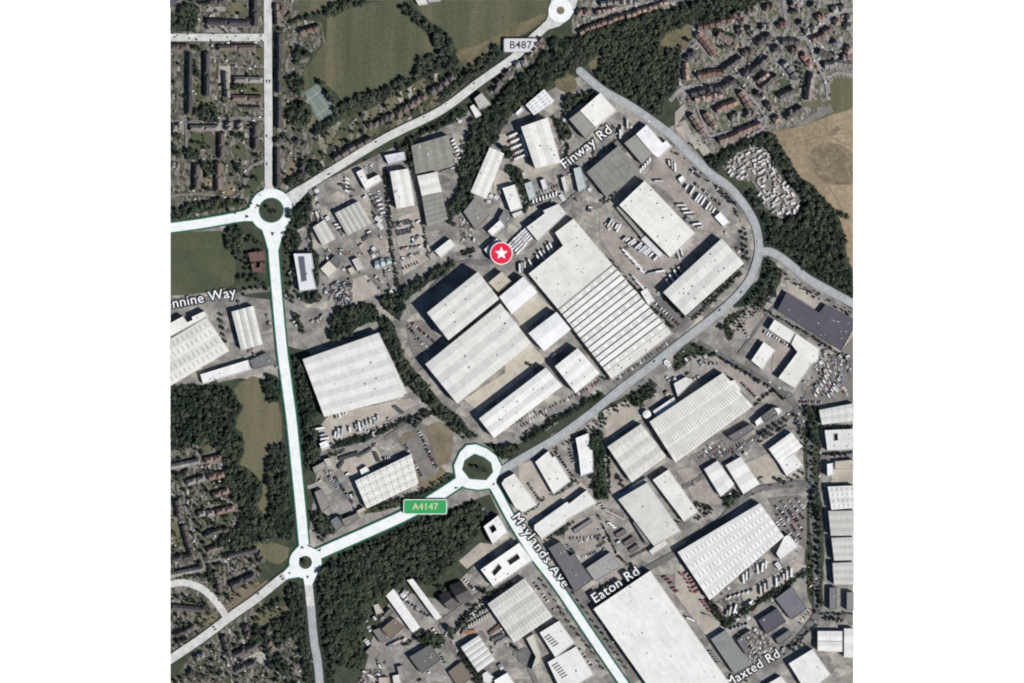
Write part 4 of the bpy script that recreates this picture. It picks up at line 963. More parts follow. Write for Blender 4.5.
flat('pale grey office with rooftop plant by the brown car park', 'I4 178,532 342,422 418,520 240,622', 8, (.30,.29,.28), units=7, name='office_block', cat='office')
flat('dark purple-grey stepped office beside the diagonal white avenue', 'D3 165,170 210,145 245,200 262,192 332,290 265,337 225,265', 8, (.13,.125,.13), units=8, name='office_block', cat='office')
flat('long grey cycle shed in the brown car park', 'I4 90,272 210,195 226,215 105,296', 3.5, (.22,.215,.215), units=0, name='shed', cat='shed')
for i, s in enumerate(('I4 378,300 440,262 458,288 396,328', 'I4 432,358 500,314 518,342 450,384', 'I4 470,408 530,368 545,395 488,432')):
    flat(f'{ORD[i]} from the north of three dark canopies beside the pale flat warehouse', s, 3.2, (.15,.12,.12), units=0, name='shade_slab', cat='shade_slab')  # added dark slabs standing in for the dark shadow of car rows
flat('enormous plain white warehouse at the southern edge beside the avenue', 'M 593.4,608.4 650,570.2 745,705 690,745', 9.5, (.70,.69,.655), units=16, seam=True, name='warehouse', cat='warehouse')
bays('huge white warehouse with five spans of dense grey rooflights', 'M 677.6,551.8 759.3,503 783,536 709.3,599.2', 10, 5, (.68,.67,.645), 4, rl=20, rlc=(.36,.36,.38), rlw=.85, slopes=(.71,))
flat('white side block on the eastern corner of the huge rooflit warehouse', 'D4 383,190 412,128 430,118 468,165 400,216', 8, (.68,.67,.65), units=1)
flat('purple-black roofed building with pale gutters in the southeast', 'I6 465,250 593,170 655,260 520,346', 6, (.085,.08,.095), units=1)
flat('slate grey building beside the purple-black roof', 'D4 380,362 442,315 500,400 440,442', 6, (.15,.15,.165), units=2)
flat('grey sheet-roofed building east of the enormous white warehouse', 'D4 135,515 190,480 292,612 225,648', 7, (.22,.225,.22), units=2)
flat('purple-grey office wing with planted courtyard', 'I6 318,388 350,360 412,470 385,492', 6, (.15,.135,.145), units=1)
flat('second purple-grey wing closing the planted courtyard', 'I6 352,358 410,318 430,337 372,372', 6, (.15,.135,.145), units=1)
flat('slate roofed block beside the southeastern lane', 'D4 380,515 432,480 445,500 395,538', 6, (.15,.145,.15), units=1)
flat('white corner warehouse at the foot of the southeastern lane', 'D4 430,607 520,552 590,650 500,720', 8, (.68,.67,.64), units=3, seam=True)
flat('small white roof at the bottom edge beside the road lettering', 'D4 340,690 400,655 440,700 380,730', 6, (.66,.65,.62), units=1)
# --- eastern edge
bays('white twin-striped unit south of the eastern junction', 'D4 540,485 632,485 632,562 540,558', 7, 2, (.66,.65,.62), 8, strips=1)
bays('white unit cut by the eastern edge beside the twin-striped unit', 'D4 640,475 720,475 720,587 640,582', 7, 2, (.66,.65,.62), 5)
bays('topmost of three ribbed grey-white units on the eastern edge', 'D4 580,30 720,28 720,120 590,122', 8, 3, (.47,.46,.43), 6)
bays('middle of three ribbed grey-white units on the eastern edge', 'D4 592,132 720,127 720,212 602,216', 8, 3, (.52,.51,.48), 6)
bays('lowest of three ribbed grey-white units on the eastern edge', 'D4 596,227 720,222 720,306 602,307', 8, 3, (.50,.49,.46), 6)
bays('white eastern unit with regular rooflights beside the long avenue of trees', 'C4 578,556 720,550 720,632 592,642', 8, 2, (.66,.65,.62), 5, rl=7)
flat('dark grey narrow building beside the eastern lane', 'D4 585,320 612,320 612,402 585,402', 6, (.17,.165,.165), units=1)
flat('black-shadowed grey unit on the eastern edge', 'D4 650,337 720,337 720,405 650,405', 7, (.22,.215,.21), units=0)
bays('ribbed white unit on the eastern edge by the scrap vehicles', 'C4 545,266 720,232 720,300 556,319', 8, 2, (.60,.59,.56), 5, rl=6, rlc=(.5,.5,.5))
lw = flat('pale flat unit with a black light well on the eastern edge', 'C4 566,342 720,335 720,414 576,419', 8, (.60,.60,.58), units=4, hole=['C4 601,356 615,354 616,380 602,382'])
flat('beige low unit with small white tower on the eastern edge', 'C4 606,460 720,450 720,487 606,492', 6, (.45,.40,.32), units=1)
flat('small white tower beside the beige low unit', 'C4 575,470 597,466 601,512 576,516', 8, WHITE, units=0)
flat('small square white hall with one dark vent by the street trees', 'C4 288,78 335,8 381,40 332,114', 7, (.68,.67,.64), units=2)
flat('white hall behind the small square hall, below the purple roof', 'I8 90,405 130,340 272,430 234,500', 8, (.70,.69,.66), units=1, seam=True)
flat('white L-shaped hall beside the scrap vehicles below the purple roof', 'M 790.8,344 795.7,333.7 819.4,349.8 818,361 812,364 795,388.5 777.8,378 797,352', 8, (.66,.65,.61), units=4)
flat('vast purple-grey notched flat roof with pale scuffs beside the branch road', 'I8 215,150 435,292 480,235 668,332 664,410 585,552 150,275', 6, (.085,.079,.097), units=22, name='depot', cat='depot')
# --- south centre and southwest
flat('white square office with a dark courtyard beside the wood', 'D2 565,88 620,45 657,110 600,157', 9, (.72,.71,.68), units=2, hole=['D2 585,92 603,80 615,100 597,114'], name='office_block', cat='office')
flat('long white office with two dark courtyards beside the avenue', 'M 480.9,569 519.3,542.5 533,560 494,586.5', 10, (.74,.73,.70), units=4, hole=['D2 595,262 622,228 634,245 606,275', 'D3 8,218 48,190 58,208 20,234'], name='office_block', cat='office')
for s, l in (('D2 395,350 422,330 467,385 435,407', 'western of two dark barn roofs among trees'), ('D2 435,312 480,295 527,360 482,388', 'eastern of two dark barn roofs among trees')):
    P = pts(s); bays(l, s, 6, 1, (.085,.08,.078), 32, mat='tile roof', name='barn', cat='barn')
bays('longer white slab block beside the big southern wood', 'D2 222,325 322,470 295,489 195,350', 7, 1, (.72,.71,.69), 3)
bays('narrower white slab block east of the longer one', 'D2 296,287 404,432 385,443 275,291', 7, 1, (.70,.69,.67), 3)
flat('brown flat roof between the works yards by the southern wood', 'G5 285,310 372,238 442,300 345,378', 6, BROWN, units=1)
flat('dark grey roof west of the brown flat roof', 'G5 225,322 268,305 327,385 285,412', 6, (.17,.165,.16), units=0)
flat('brown-black lean-to north of the brown flat roof', 'G5 300,215 345,170 368,195 318,240', 5, (.15,.13,.11), units=0)
flat('grey low roof at the corner of the southern wood', 'G5 175,470 215,425 280,480 240,520', 4, (.22,.2,.18), units=0)
flat('dark grey roof with white rooflights by the southern lane', 'G5 475,502 620,415 690,520 560,616', 7, (.125,.12,.118), units=5)
for s, l, c in (('G5 390,570 430,560 457,660 420,675', 'narrow grey shed near the bottom edge of the works yards', (.25,.24,.22)), ('G5 265,645 330,640 340,700 270,700', 'pinkish shed at the bottom edge of the works yards', (.45,.36,.3)), ('G5 360,632 410,620 425,690 370,700', 'pale shed at the bottom edge of the works yards', PALE), ('G5 230,150 262,140 300,200 250,215', 'small pale shed by the white slab block', (.45,.42,.36)), ('D2 430,640 480,600 520,660 470,700', 'brown-roofed shed beside the southern lane', BROWN)):
    flat(l, s, 4.5, c, units=0, name='shed', cat='shed')
bays('large pale warehouse with dense rooflight rows beside the avenue', 'M 488,603.5 524.5,578 552.4,616 514,641.6', 9, 3, (.56,.55,.51), 4, rl=12, rlc=(.40,.40,.37))
bays('pale warehouse with five dark slots near the turning circle', 'I5 145,435 265,355 372,520 260,602', 8, 5, (.60,.59,.57), 6, strips=1)
flat('curved beige building beside the turning circle', 'I5 590,375 640,345 690,480 690,545 625,590 655,500', 7, (.52,.49,.43), units=0)
slots = []
for s, l, sp in (('D3 132,490 205,445 265,530 192,585', 'white hall with five dark slots south of the dense rooflight warehouse', [(150,505),(158,513),(166,521),(174,529),(182,537)]), ('D3 162,602 270,542 337,650 220,725', 'white hall with six dark slots beside the avenue', [(180,612),(187,621),(194,630),(201,639),(208,648),(215,657)])):
    t = flat(l, s, 8, (.68,.67,.645), units=2, seam=True)
    for x, y in sp:
        bm = bmesh.new(); c = pts(f'D3 {x+10},{y-2}')[0]; u = (pts('D3 205,445')[0]-pts('D3 132,490')[0]).normalized()
        box_bm(bm, c, u*5.2, Vector((-u.y,u.x))*.7, 7.9, 8.5); mesh_obj('roof_slot', bm, 'rooflight', t, (.12,.12,.125))
flat('white domed-corner building at the bottom edge by the southern lane', 'I5 370,662 460,608 515,690 400,740', 8, (.74,.73,.71), units=1)
flat('small white round-ended store beside the five-slot warehouse', 'I5 290,622 320,600 372,645 340,690 300,670', 5, (.6,.59,.57), units=0)
# ================================================================ HOUSES
T = 'house'
for s, n, d, c, *k in (
 ('M 190.5,53 189.8,114', 6, 'dark terrace near the western map edge', NAVYR),
 ('M 207.3,52 207.3,97', 4, 'navy terrace east of the western edge terrace', NAVYR),
 ('M 255.3,-4 255.3,27', 4, 'dark terrace beside the northern avenue top', NAVYR),
 ('M 206,22 250,24', 4, 'long dark terrace north of the pale crossroad', NAVYR),
 ('M 218,48.5 257,48', 4, 'grey-brown terrace south of the pale crossroad', BROWNR),
 ('M 209,2 226,2', 2, 'short terrace at the top edge', DARKR),
 ('M 234,80 263,80.5', 4, 'pale grey terrace beside the small lawn', GREYR),
 ('M 232,98.5 263,99', 4, 'brown terrace over the garage court', BROWNR),
 ('M 226.5,72 227.5,99', 3, 'short grey block west of the small lawn', GREYR),
 ('M 190,128.5 219,128.5', 4, 'long grey-roofed terrace above the green lawn', (.2,.18,.165)),
 ('M 222,133 222,159', 4, 'brown terrace between two lawns', (.11,.085,.085)),
 ('M 255.8,124 256.3,150', 4, 'dark terrace beside the avenue near the roundabout', DARKR),
 ('M 197,164 197,190', 4, 'dark terrace left of the tall garden trees', DARKR),
 ('M 218.5,162 219,192', 4, 'terrace right of the tall garden trees', BROWNR),
 ('M 171,47.5 189,47.5', 3, 'terrace under the pale crossroad at the edge', BROWNR),
 ('M 172,166 180,166', 2, 'pink-grey pair at the western edge', GREYR),
 ('M 173,128 182,127', 2, 'pale pair at the western edge', GREYR),
 ('M 229,122 229,131', 2, 'grey garage court', GREYR), ('M 241,122 241,131', 2, 'second grey garage court', GREYR),
 ('M 279,34 279.2,94', 9, 'long dark row along the avenue east side', NAVYR, .9),
 ('M 279.5,99 280,129', 5, 'middle dark row along the avenue', NAVYR, .9), ('M 277.5,149 277.8,188', 6, 'lower dark row along the avenue', NAVYR, .9),
 ('M 277,138 277.1,144', 1, 'dark roof beside the avenue side turning', NAVYR), ('M 277.5,4 277.5,26', 3, 'row at the avenue top', BROWNR, .8),
 ('M 300,34 306,31 320,26', 3, 'red-brown row below the small upper field', (.13,.08,.075), .8), ('M 280,8 294,18', 2, 'pair of cottages by the upper field', BROWNR, .8),
 ('M 296,139 300,143 308,146', 2, 'pair behind the tennis court trees', DARKR, .8), ('M 305,162 301,172 308,176', 2, 'pair by the roundabout garden', NAVYR, .8),
 ('M 334,160 346,152 362,143 372,138', 5, 'dark row north of the main road', (.125,.105,.105), .77), ('M 368,128 383,121 394,115', 5, 'dark villas behind the main road hedge', (.125,.105,.105), .77),
 ('M 396,114 413,105 427,95', 5, 'villas beside the golden front gardens', (.15,.12,.11), .8), ('M 430,94 440,87 455,76', 4, 'villas under the field belt trees', (.125,.105,.105), .77),
 ('M 543,38 529,57', 4, 'small row near the plate-signed road', BROWNR, .75), ('M 527,60 514,66', 2, 'pair behind the grey plate', GREYR, .75), ('M 510,70 501,80 493,92', 4, 'row backing on the dark wood', DARKR, .75),
 ('M 579,33 589,28 608,22 624,16', 8, 'red-brown row along the woods edge', REDR, .75), ('M 626,16 642,11 660,5 668,2', 8, 'tan row along the woods edge', ORANGER, .7),
 ('M 576,14 590,11', 2, 'red pair by the top roundabout', REDR, .75), ('M 596,14 616,8', 4, 'pinkish cluster near the top edge', PINKR, .75), ('M 600,4 640,2', 6, 'grey cluster at the top edge', GREYR, .7),
 ('M 697,27 713,25 731,19 737,16', 7, 'brown row along the estate northern lane', (.13,.085,.075), .75), ('M 738,15 745,22', 2, 'pinkish pair by the northern lane', PINKR, .8), ('M 746,13 755,9', 2, 'dark pair by the northern lane', BROWNR, .8),
 ('M 698,34 714,56', 5, 'terracotta diagonal terrace', (.25,.155,.13), .84), ('M 725,39 738,47', 3, 'faded red diagonal row', PINKR, .9),
 ('M 685,60 695,51', 2, 'dark slate pair by the estate bend', NAVYR), ('M 685,63 686,81', 3, 'orange-brown trio by the woods', ORANGER, .85),
 ('M 697,76 721,72', 5, 'deep red terrace above the estate road', (.18,.105,.09), .84), ('M 722,71 742,58', 5, 'dark terrace above the estate road', (.10,.092,.092), .82), ('M 743,56 752,49', 2, 'brown pair above the estate road', BROWNR),
 ('M 690,94 722,87 736,80', 6, 'navy detached row below the estate road', NAVYR, .75), ('M 742,75 756,69', 2, 'navy pair below the estate road', NAVYR, .8),
 ('M 756,44 771,35', 3, 'dark row north of the estate junction', NAVYR, .95), ('M 771,50 780,47', 1, 'near the estate junction mouth', NAVYR), ('M 755,69 768,57', 4, 'slate terrace along the lower estate road', (.10,.092,.092), .82),
 ('M 761,88 777,75', 4, 'slate terrace with pale long gardens', (.10,.092,.092), .82), ('M 779,97 794,90', 3, 'slate trio by the pale parking strip', (.10,.092,.092), .82), ('M 782,42.5 800,42.5', 3, 'slate trio on the junction', (.10,.092,.092), .82),
 ('M 783,61 797,79', 3, 'grey-roofed detached trio', (.2,.2,.21), .7), ('M 802,54 812,66', 2, 'pink-red pair of broad houses', (.30,.17,.15), .85), ('M 778,28 786,20', 2, 'maroon pair at the estate bend', (.15,.09,.09)),
 ('M 764,9 774,6', 2, 'brown pair on the northern edge', BROWNR, .85), ('M 800,22 806,28', 2, 'grey pair inside the loop', GREYR, .9), ('M 812,4 818,9', 2, 'slate pair at the top edge', GREYR, .9),
 ('M 817,20 824,16', 2, 'orange pair inside the loop', ORANGER), ('M 831,11 846,7', 2, 'grey pair in the corner estate', GREYR, .75), ('M 834,24 840,22', 1, 'orange roof in the corner estate', ORANGER), ('M 846,20 852,19', 1, 'slate roof in the corner estate', GREYR),
 ('M 812,41 831,29', 5, 'dark red crescent by the loop', (.15,.1,.09), .8), ('M 833,41 840,46', 1, 'broad grey roof east of the crescent', (.2,.2,.21)), ('M 845,53 853,47', 2, 'pink-brown pair on the eastern edge', PINKR),
 ('M 824,66 837,63.5 852,66', 6, 'grey curved terrace above the green', (.19,.18,.18), .84), ('M 813,73 809,88 808,101', 5, 'pink-grey curved terrace west of the green', (.25,.21,.2), .84),
 ('M 705,113 714,127', 3, 'orange trio with brown gables', ORANGER, .8), ('M 740,92 750,107', 3, 'orange trio near the dogleg lane', ORANGER, .8), ('M 716,111 737,101', 4, 'orange-red terrace inside the loop lane', (.28,.18,.135), .84),
 ('M 719,142 761,124', 9, 'long red-brown terrace above the caravan wood', (.21,.145,.125), .86), ('M 691,115 704,134', 4, 'faded pink row inside the cul-de-sac', PINKR, .8), ('M 765,106 771,103', 1, 'slate roof beside the dogleg lane', DARKR),
 ('M 773,121 780,117', 1, 'orange roof above the brown field', ORANGER), ('M 786,118 802,107', 4, 'slate row above the brown field', DARKR, .8),
 ('F7 130,205 230,185 330,165', 5, 'pale row south of the navy detached row', PINKR, .75), ('F6 40,180 110,195', 2, 'grey pair west of the estate bend', GREYR, .8), ('F5 575,190 595,235', 2, 'pinkish pair on the short lane', PINKR, .8), ('F7 375,330 440,305', 2, 'grey pair inside the loop lane', GREYR, .8), ('F7 490,290 550,305', 2, 'tan pair by the dogleg lane', PINKR, .8), ('F6 440,350 520,395', 3, 'slate trio east of the crescent', (.11,.1,.1), .8), ('F6 590,400 645,380', 2, 'pair above the grey curved terrace', PINKR, .8), ('F6 245,25 300,60', 2, 'tan pair by the top lane', PINKR, .8), ('F5 640,190 680,240', 2, 'grey pair by the short lane', GREYR, .8), ('F6 240,350 290,330', 2, 'brown pair south of the junction', BROWNR, .8), ('F6 480,430 600,330', 1, 'beside the eastern bend of the estate road', GREYR, .2), ('F8 95,270 130,260', 1, 'pinkish roof north of the brown field', PINKR, .3), ('F8 225,300 260,285', 1, 'pale roof north of the brown field', (.4,.39,.37), .3), ('F5 430,240 520,290', 4, 'tan row in the long back gardens', PINKR, .8), ('F6 330,220 420,190', 2, 'pair above the estate junction', GREYR, .7), ('F7 560,150 600,190', 2, 'slate pair by the estate road corner', (.11,.1,.1), .8), ('F6 20,560 90,500', 3, 'pale row behind the slate terrace', PINKR, .75), ('F6 610,190 683,170', 2, 'slate pair on the eastern edge', GREYR, .8),
 # southwest
 ('M 171,467 200,461', 5, 'grey terrace under the western wood', GREYR), ('M 205,460 222,457.5', 2, 'red pair nearest the park', REDR), ('M 187,484 206,478', 3, 'grey row west of the upper red pair', GREYR, .9), ('M 208,478 225,474', 2, 'upper red pair by the park', REDR), ('M 213,496 230,491', 2, 'middle red pair by the park', REDR), ('M 216,512 235,508', 2, 'lower red pair by the park', REDR), ('M 198,515 215,512', 2, 'grey pair beside the lower red pair', GREYR), ('M 177,500 180,518', 3, 'dark column beside the estate lane', DARKR),
 ('M 184,525 192,554', 5, 'dark row along the straight estate lane', DARKR), ('M 171,560 194,556', 3, 'slate terrace west of the straight lane', DARKR), ('M 171,575 204,568', 5, 'grey terrace above the curved pale road', GREYR), ('M 205,536 229,528', 4, 'dark row among the big garden trees', DARKR), ('M 208,550 224,546', 3, 'brown row with pale gardens', BROWNR), ('M 229,556 258,549', 5, 'slate terrace of the cul-de-sac', DARKR), ('M 258.5,551 262,563', 2, 'end block of the cul-de-sac', DARKR), ('M 231,586 256,575', 4, 'grey terrace above the slanting main road', DARKR), ('M 215.5,571 219.5,591', 3, 'western side of the cul-de-sac', DARKR),
 ('M 173,607 206,610', 5, 'dark terrace inside the curved pale road', DARKR), ('M 178,634 194,626', 3, 'dark trio near the slanting road bend', NAVYR), ('M 196,659 205,653', 2, 'grey pair south of the slanting road', GREYR), ('M 223,636 231,656', 3, 'dark trio by the southern lane', DARKR), ('M 233,656 258,645', 4, 'dark terrace over the beige forecourt', DARKR), ('M 245,624 250,637', 2, 'dark pair beside the shrubs', DARKR), ('M 235,671 257,662', 4, 'terrace at the bottom by the forecourt', DARKR), ('M 268,641 273,652', 2, 'pair by the southern path', BROWNR), ('M 266,628 269,634', 1, 'dark roof north of the southern path', DARKR), ('M 279,643 282,649', 1, 'dark roof beside the path fork', DARKR), ('M 190,672 210,680', 3, 'dark row at the bottom edge', DARKR)):
    fl = k[0] if k else (.9 if c in (REDR, ORANGER, PINKR) else .96 if 'terrace' in d else .8)
    if fl > .87 and n > 2: n = max(2, round(n*.55))
    houses(s, n, d, c, k[0] if k else (.9 if c in (REDR, ORANGER, PINKR) else .96 if 'terrace' in d else .8), 9.4 if pts(s)[0].x > 170*S else 9.0 if 'villa' in d or 'main road' in d else 7.2 if n > 2 else 8.0, 5.2, hip=(n <= 2 or 'villa' in d))

# ================================================================ WOODS, HEDGES, TREES
wood(['A3 168,150 262,148 400,98 560,55 690,22 690,92 640,112 592,150 604,196 634,207 665,182 660,320 600,392 602,440 540,428 470,385 380,318 330,292 350,276 372,250 370,214 345,208 318,238 300,258 268,262 230,240',
      'M 686,8 700,2 772,-4 758,4 736,13 712,21 692,26 684,24 672,27 664,26'], 'large dark wood between the estate and the grey road end')
wood(['A3 0,345 110,250 170,190 230,235 270,262 268,276 235,276 185,310 150,340 60,395 20,435 0,470 -60,560 -80,520', 'M 505,92 520,100 514,114 503,125 496,140 486,152 476,182 466,205 452,218 449,206 458,190 461,160 466,140 472,118 484,112 497,104'], 'dark wooded bank between the villas and the warehouses')
wood(['A2 240,560 290,520 480,400 500,440 470,455 440,470 310,525 288,560 285,640 262,600'], 'dark tree strip south of the northern main road')
wood(['A2 378,385 440,315 500,272 640,165 642,205 500,312 400,392'], 'tree strip north of the main road below the golden grass')
wood(['A2 248,25 290,30 335,70 410,115 445,155 475,255 470,275 425,265 390,185 350,125 275,60'], 'tree belt dividing the two northern fields')
wood(['A2 308,285 318,222 385,215 395,262 340,300 300,315 240,345 190,375 110,405 40,430 0,445 0,410 60,385 110,350 190,335 250,300'], 'trees along the southern side of the big field')
wood([], '') if False else None
wood(['F3 225,120 310,100 400,70 430,45 480,20 600,-10 690,-15 690,25 580,60 470,112 380,100 300,128 225,150 60,220 60,200 140,200'], 'tree row between the small upper field and the big field')
wood(['A4 115,610 165,590 250,545 325,512 370,520 430,600 480,690 B4 525,60 612,170 642,240 655,345 680,395 680,482 640,468 500,385 430,325 375,285 330,285 320,210 290,150 300,140 350,172 400,192 472,165 480,110 445,60 400,-15 A4 385,640 350,560 310,545 240,580 175,640 155,650'], 'large dark wood around the caravan park')
wood(['B4 335,330 392,368 372,430 300,505 225,520 250,480 320,410'], 'young wood inside the junction of the grey roads', r=(3,5), mat='fresh foliage', sp=6.5)
wood(['C1 10,197 140,172 230,182 265,215 290,260 262,335 292,390 205,402 110,396 10,402'], 'dense wood west of the park')
wood(['C1 195,405 250,352 288,372 300,415 272,472 228,468 210,430', 'C1 225,480 330,500 372,572 330,625 265,610', 'C1 300,640 350,622 375,660 340,690 290,690'], 'tree clumps along the western side of the park')
wood(['C1 378,148 430,138 440,232 400,238', 'C1 405,400 445,392 462,440 492,683 480,690 412,690 392,480'], 'tree belt between the park and the trunk road')
wood(['C1 484,58 520,85 570,255 568,330 562,430 535,505 516,505 500,330'], 'tree belt west of the big five-span warehouse')
wood(['D1 412,-5 492,-5 485,100 472,140 430,110 395,150 370,140 340,90 385,60', 'D1 205,120 280,95 335,78 352,150 290,172 220,162'], 'dark trees between the park and the lower roundabout')
wood(['D1 580,258 690,195 D2 130,130 260,62 430,38 545,-5 562,55 535,130 470,205 440,235 380,302 335,312 282,278 250,312 200,330 130,402 105,500 60,560 -5,600 D1 650,640 640,690 605,690 570,400'], 'big dark wood below the southern white road')
wood(['D1 470,320 525,320 545,400 562,560 575,690 540,690 520,560 480,480'], 'dark trees west of the southern stub road')
wood(['D1 320,470 420,460 470,420 480,500 420,540 330,520', 'G4 110,500 180,490 280,560 260,640 160,590', 'G4 200,240 300,200 320,330 230,360 170,280'], 'garden wood by the southern houses', sp=8.5)
wood(['B2 168,480 240,465 262,520 245,565 205,545 180,520', 'B2 -5,540 60,520 130,508 165,560 90,600 -5,645'], 'tree belt north of the five-span warehouse')
wood(['B2 245,480 290,430 440,345 460,360 440,385 340,440 290,480 270,500', 'B2 172,560 205,560 232,620 232,690 188,690'], 'tree belt below the tall cream warehouse')
wood(['C2 193,-5 245,-5 262,60 330,145 420,255 482,300 522,370 488,372 400,292 322,222 268,165 225,80'], 'tree belt between the five-span warehouse and the long cream warehouse')
wood(['C2 555,388 600,392 665,398 690,420 690,445 640,450 600,412', 'C3 0,400 40,390 55,410 40,440 0,450'], 'trees north of the hexagonal roundabout')
wood(['C3 60,375 180,300 300,235 365,195 380,212 310,250 190,320 75,390'], 'clipped hedge belt along the distributor road', r=(2.4,3.6), h=(4,6), sp=4.2, mat='hedge foliage')
wood(['C3 322,372 366,342 378,480 390,600 345,605 332,500'], 'leafy strip between the white stepped block and the square warehouse', mat='fresh foliage')
wood(['C3 470,235 550,165 570,200 500,250'], 'copse beside the distributor road', r=(3,5), mat='fresh foliage')
wood(['B1 475,115 540,85 560,100 548,180 512,222 472,205', 'B1 440,245 508,240 512,290 452,302'], 'trees east of the upper roundabout')
wood(['B1 240,225 268,200 300,235 292,300 270,330 238,300', 'B1 20,168 110,125 230,112 310,118 290,132 180,150 20,190'], 'trees west of the upper roundabout')
wood(['B1 30,500 120,470 220,440 240,455 150,490 110,560 60,545'], 'trees under the slanting lettering', r=(3,4.5)) if False else None
wood(['D4 185,446 460,276 522,243 522,258 462,292 200,466', 'D4 130,360 190,440 200,470 180,470 120,375'], 'hedge around the trailer yard of the huge rooflit warehouse', r=(2.2,3.4), h=(4,6), sp=4, mat='hedge foliage')
wood(['I5 100,300 330,130 345,150 150,290 100,350', 'I5 110,420 150,440 260,600 300,683 240,683 170,560'], 'hedge beside the southern lane', r=(2.2,3.2), h=(4,6), sp=4, mat='hedge foliage')
wood(['F1 60,90 100,25 175,20 185,170 140,215 70,215', 'F1 0,110 55,100 60,210 0,225', 'F2 165,60 230,40 320,50 330,130 240,160 180,110', 'F2 225,420 300,425 300,500 240,530', 'F2 100,340 205,350 200,405 110,405'], 'big trees between the western terraces')
wood(['F3 200,330 260,310 270,370 220,440 190,400', 'F3 150,530 270,520 280,570 220,640 160,600', 'F4 200,0 290,20 320,110 280,180 200,170 170,120', 'F4 340,180 480,110 500,125 440,190 350,230', 'F4 260,410 390,430 380,480 310,530 270,490', 'F4 150,540 260,520 270,580 170,590'], 'garden woods east of the avenue')
wood(['D3 185,85 230,70 245,95 200,125', 'C4 180,600 230,570 242,600 200,640', 'C4 545,690 515,560 540,560 560,690', 'I7 370,240 435,235 430,370 385,365', 'I7 320,115 430,120 430,200 340,180'], 'street copses of the eastern business park', r=(3.2,5))
wood(['D2 325,495 410,500 420,535 350,545 320,520', 'G5 -10,30 330,10 300,100 190,160 130,320 160,420 60,480 40,560 -10,560', 'G5 40,430 160,460 180,540 80,600'], 'southern wood fringe by the works yards', mat='fresh foliage')
wood(['I8 100,110 150,115 150,180 110,190', 'B4 240,110 300,80 330,130 290,150', 'I8 10,180 90,150 60,220 20,225'], 'shrubby verge by the branch road', r=(2.5,4))
wood(['I2 40,120 130,90 140,180 90,240 30,240', 'I2 90,560 200,590 230,690 110,690', 'D1 570,80 640,70 690,40 690,75 600,125'], 'trees inside the corner of the white roads')
wood(['I2 200,110 420,60 430,80 210,135', 'C2 0,385 130,355 270,295 380,262 385,275 250,320 120,380 0,410'], 'hedge south of the five-span warehouse yard', r=(2.2,3.4), h=(4,6), sp=4.2, mat='hedge foliage')
wood(['H3 310,250 360,240 430,330 470,520 440,560 430,420 350,330', 'H3 280,110 350,130 370,220 310,190'], 'dark trees between the slender and twin-span warehouses', r=(3,4.6))
wood(['H4 80,60 150,30 320,10 200,100 130,150 100,180 90,100', 'H4 40,200 110,200 140,330 80,350'], 'trees around the two-tone warehouse', r=(3,4.6))
wood(['H7 130,250 190,290 200,520 170,560 180,380 130,300', 'H7 80,560 180,560 220,600 100,640'], 'trees around the solar office', r=(2.8,4.2))

trees('C4 520,140 540,300 512,420 525,560', 1, 'lone tree', 3) if False else None
trees('D4 545,20 545,280', 9, 'avenue beside the eastern striped units', 4.2); trees('I7 270,160 330,300 340,430', 8, 'street line by the fine-ribbed warehouse', 3.6)
trees('I7 40,320 130,260 230,200', 6, 'street line under the dark slate office', 3.6); trees('C4 100,25 210,90 320,160 400,200', 9, 'curved street line below the purple roof', 3.8, True)
trees('C4 520,360 525,540', 6, 'line west of the light well unit', 3.4); trees('I7 130,600 200,630 310,590 340,540', 5, 'clump south of the fine-ribbed warehouse', 4.2)
trees('D4 545,330 560,390', 4, 'group at the southeastern lane corner', 4.5, True); trees('D4 560,440 640,445', 5, 'row above the twin-striped unit', 3.6)
trees('D4 440,560 500,530', 3, 'row beside the southeastern lane', 4); trees('C4 590,435 680,440', 4, 'row between the eastern units', 3.6)
trees('D3 130,280 200,390 260,470 330,560 380,640', 14, 'west verge of the diagonal white avenue', 2.6); trees('D3 250,330 330,440 400,540 470,640', 12, 'east verge of the diagonal white avenue', 2.6)
trees('A2 255,30 300,60', 3, 'path between the northern fields', 4.5)
trees('A1 540,208 555,210', 2, 'pair standing in the big field', 5); trees('A1 590,318 605,320', 2, 'pair north of the tennis court', 4.6); trees('A1 615,345 640,390', 5, 'line beside the tennis court', 4.8)
trees('F2 560,540 600,545', 2, 'grass triangle by the roundabout', 4); trees('F2 520,600 550,605', 2, 'lower grass triangle', 3.8)
trees('F1 170,390 200,540', 5, 'line between the two western terraces', 4.2); trees('F1 160,320 215,340', 3, 'group south of the pale crossroad', 4.5); trees('F1 230,290 310,295', 4, 'pale crossroad south kerb', 4.4); trees('F1 500,215 570,220', 3, 'pale crossroad north kerb', 4); trees('F1 540,300 620,310', 4, 'avenue corner below the crossroad', 4.3)
trees('F1 440,590 530,600', 4, 'small lawn by the avenue', 4); trees('F2 20,230 70,260', 3, 'western edge gardens', 4.8); trees('F2 10,300 70,380', 5, 'western edge hedge', 4.4)
trees('F2 140,290 250,300', 5, 'green lawn middle', 3.2); trees('F2 430,240 510,260', 4, 'lawn beside the brown terrace', 4.2); trees('F2 450,430 490,510', 4, 'gardens above the slip lane', 3.8); trees('F2 230,600 350,630', 5, 'southern lane of the terraces', 3.8)
trees('F2 590,380 640,385', 3, 'avenue corner near the roundabout', 4.2); trees('F1 200,20 260,30', 3, 'top edge lawn', 4)
trees('B1 385,140 425,170', 4, 'upper roundabout island', 3.6); trees('D1 525,215 540,235', 3, 'lower roundabout island', 3); trees('C2 520,480 575,500', 6, 'hexagonal roundabout island', 3.8)
trees('B3 200,490 280,330', 1, 'lone tree by the yard', 3) if False else None
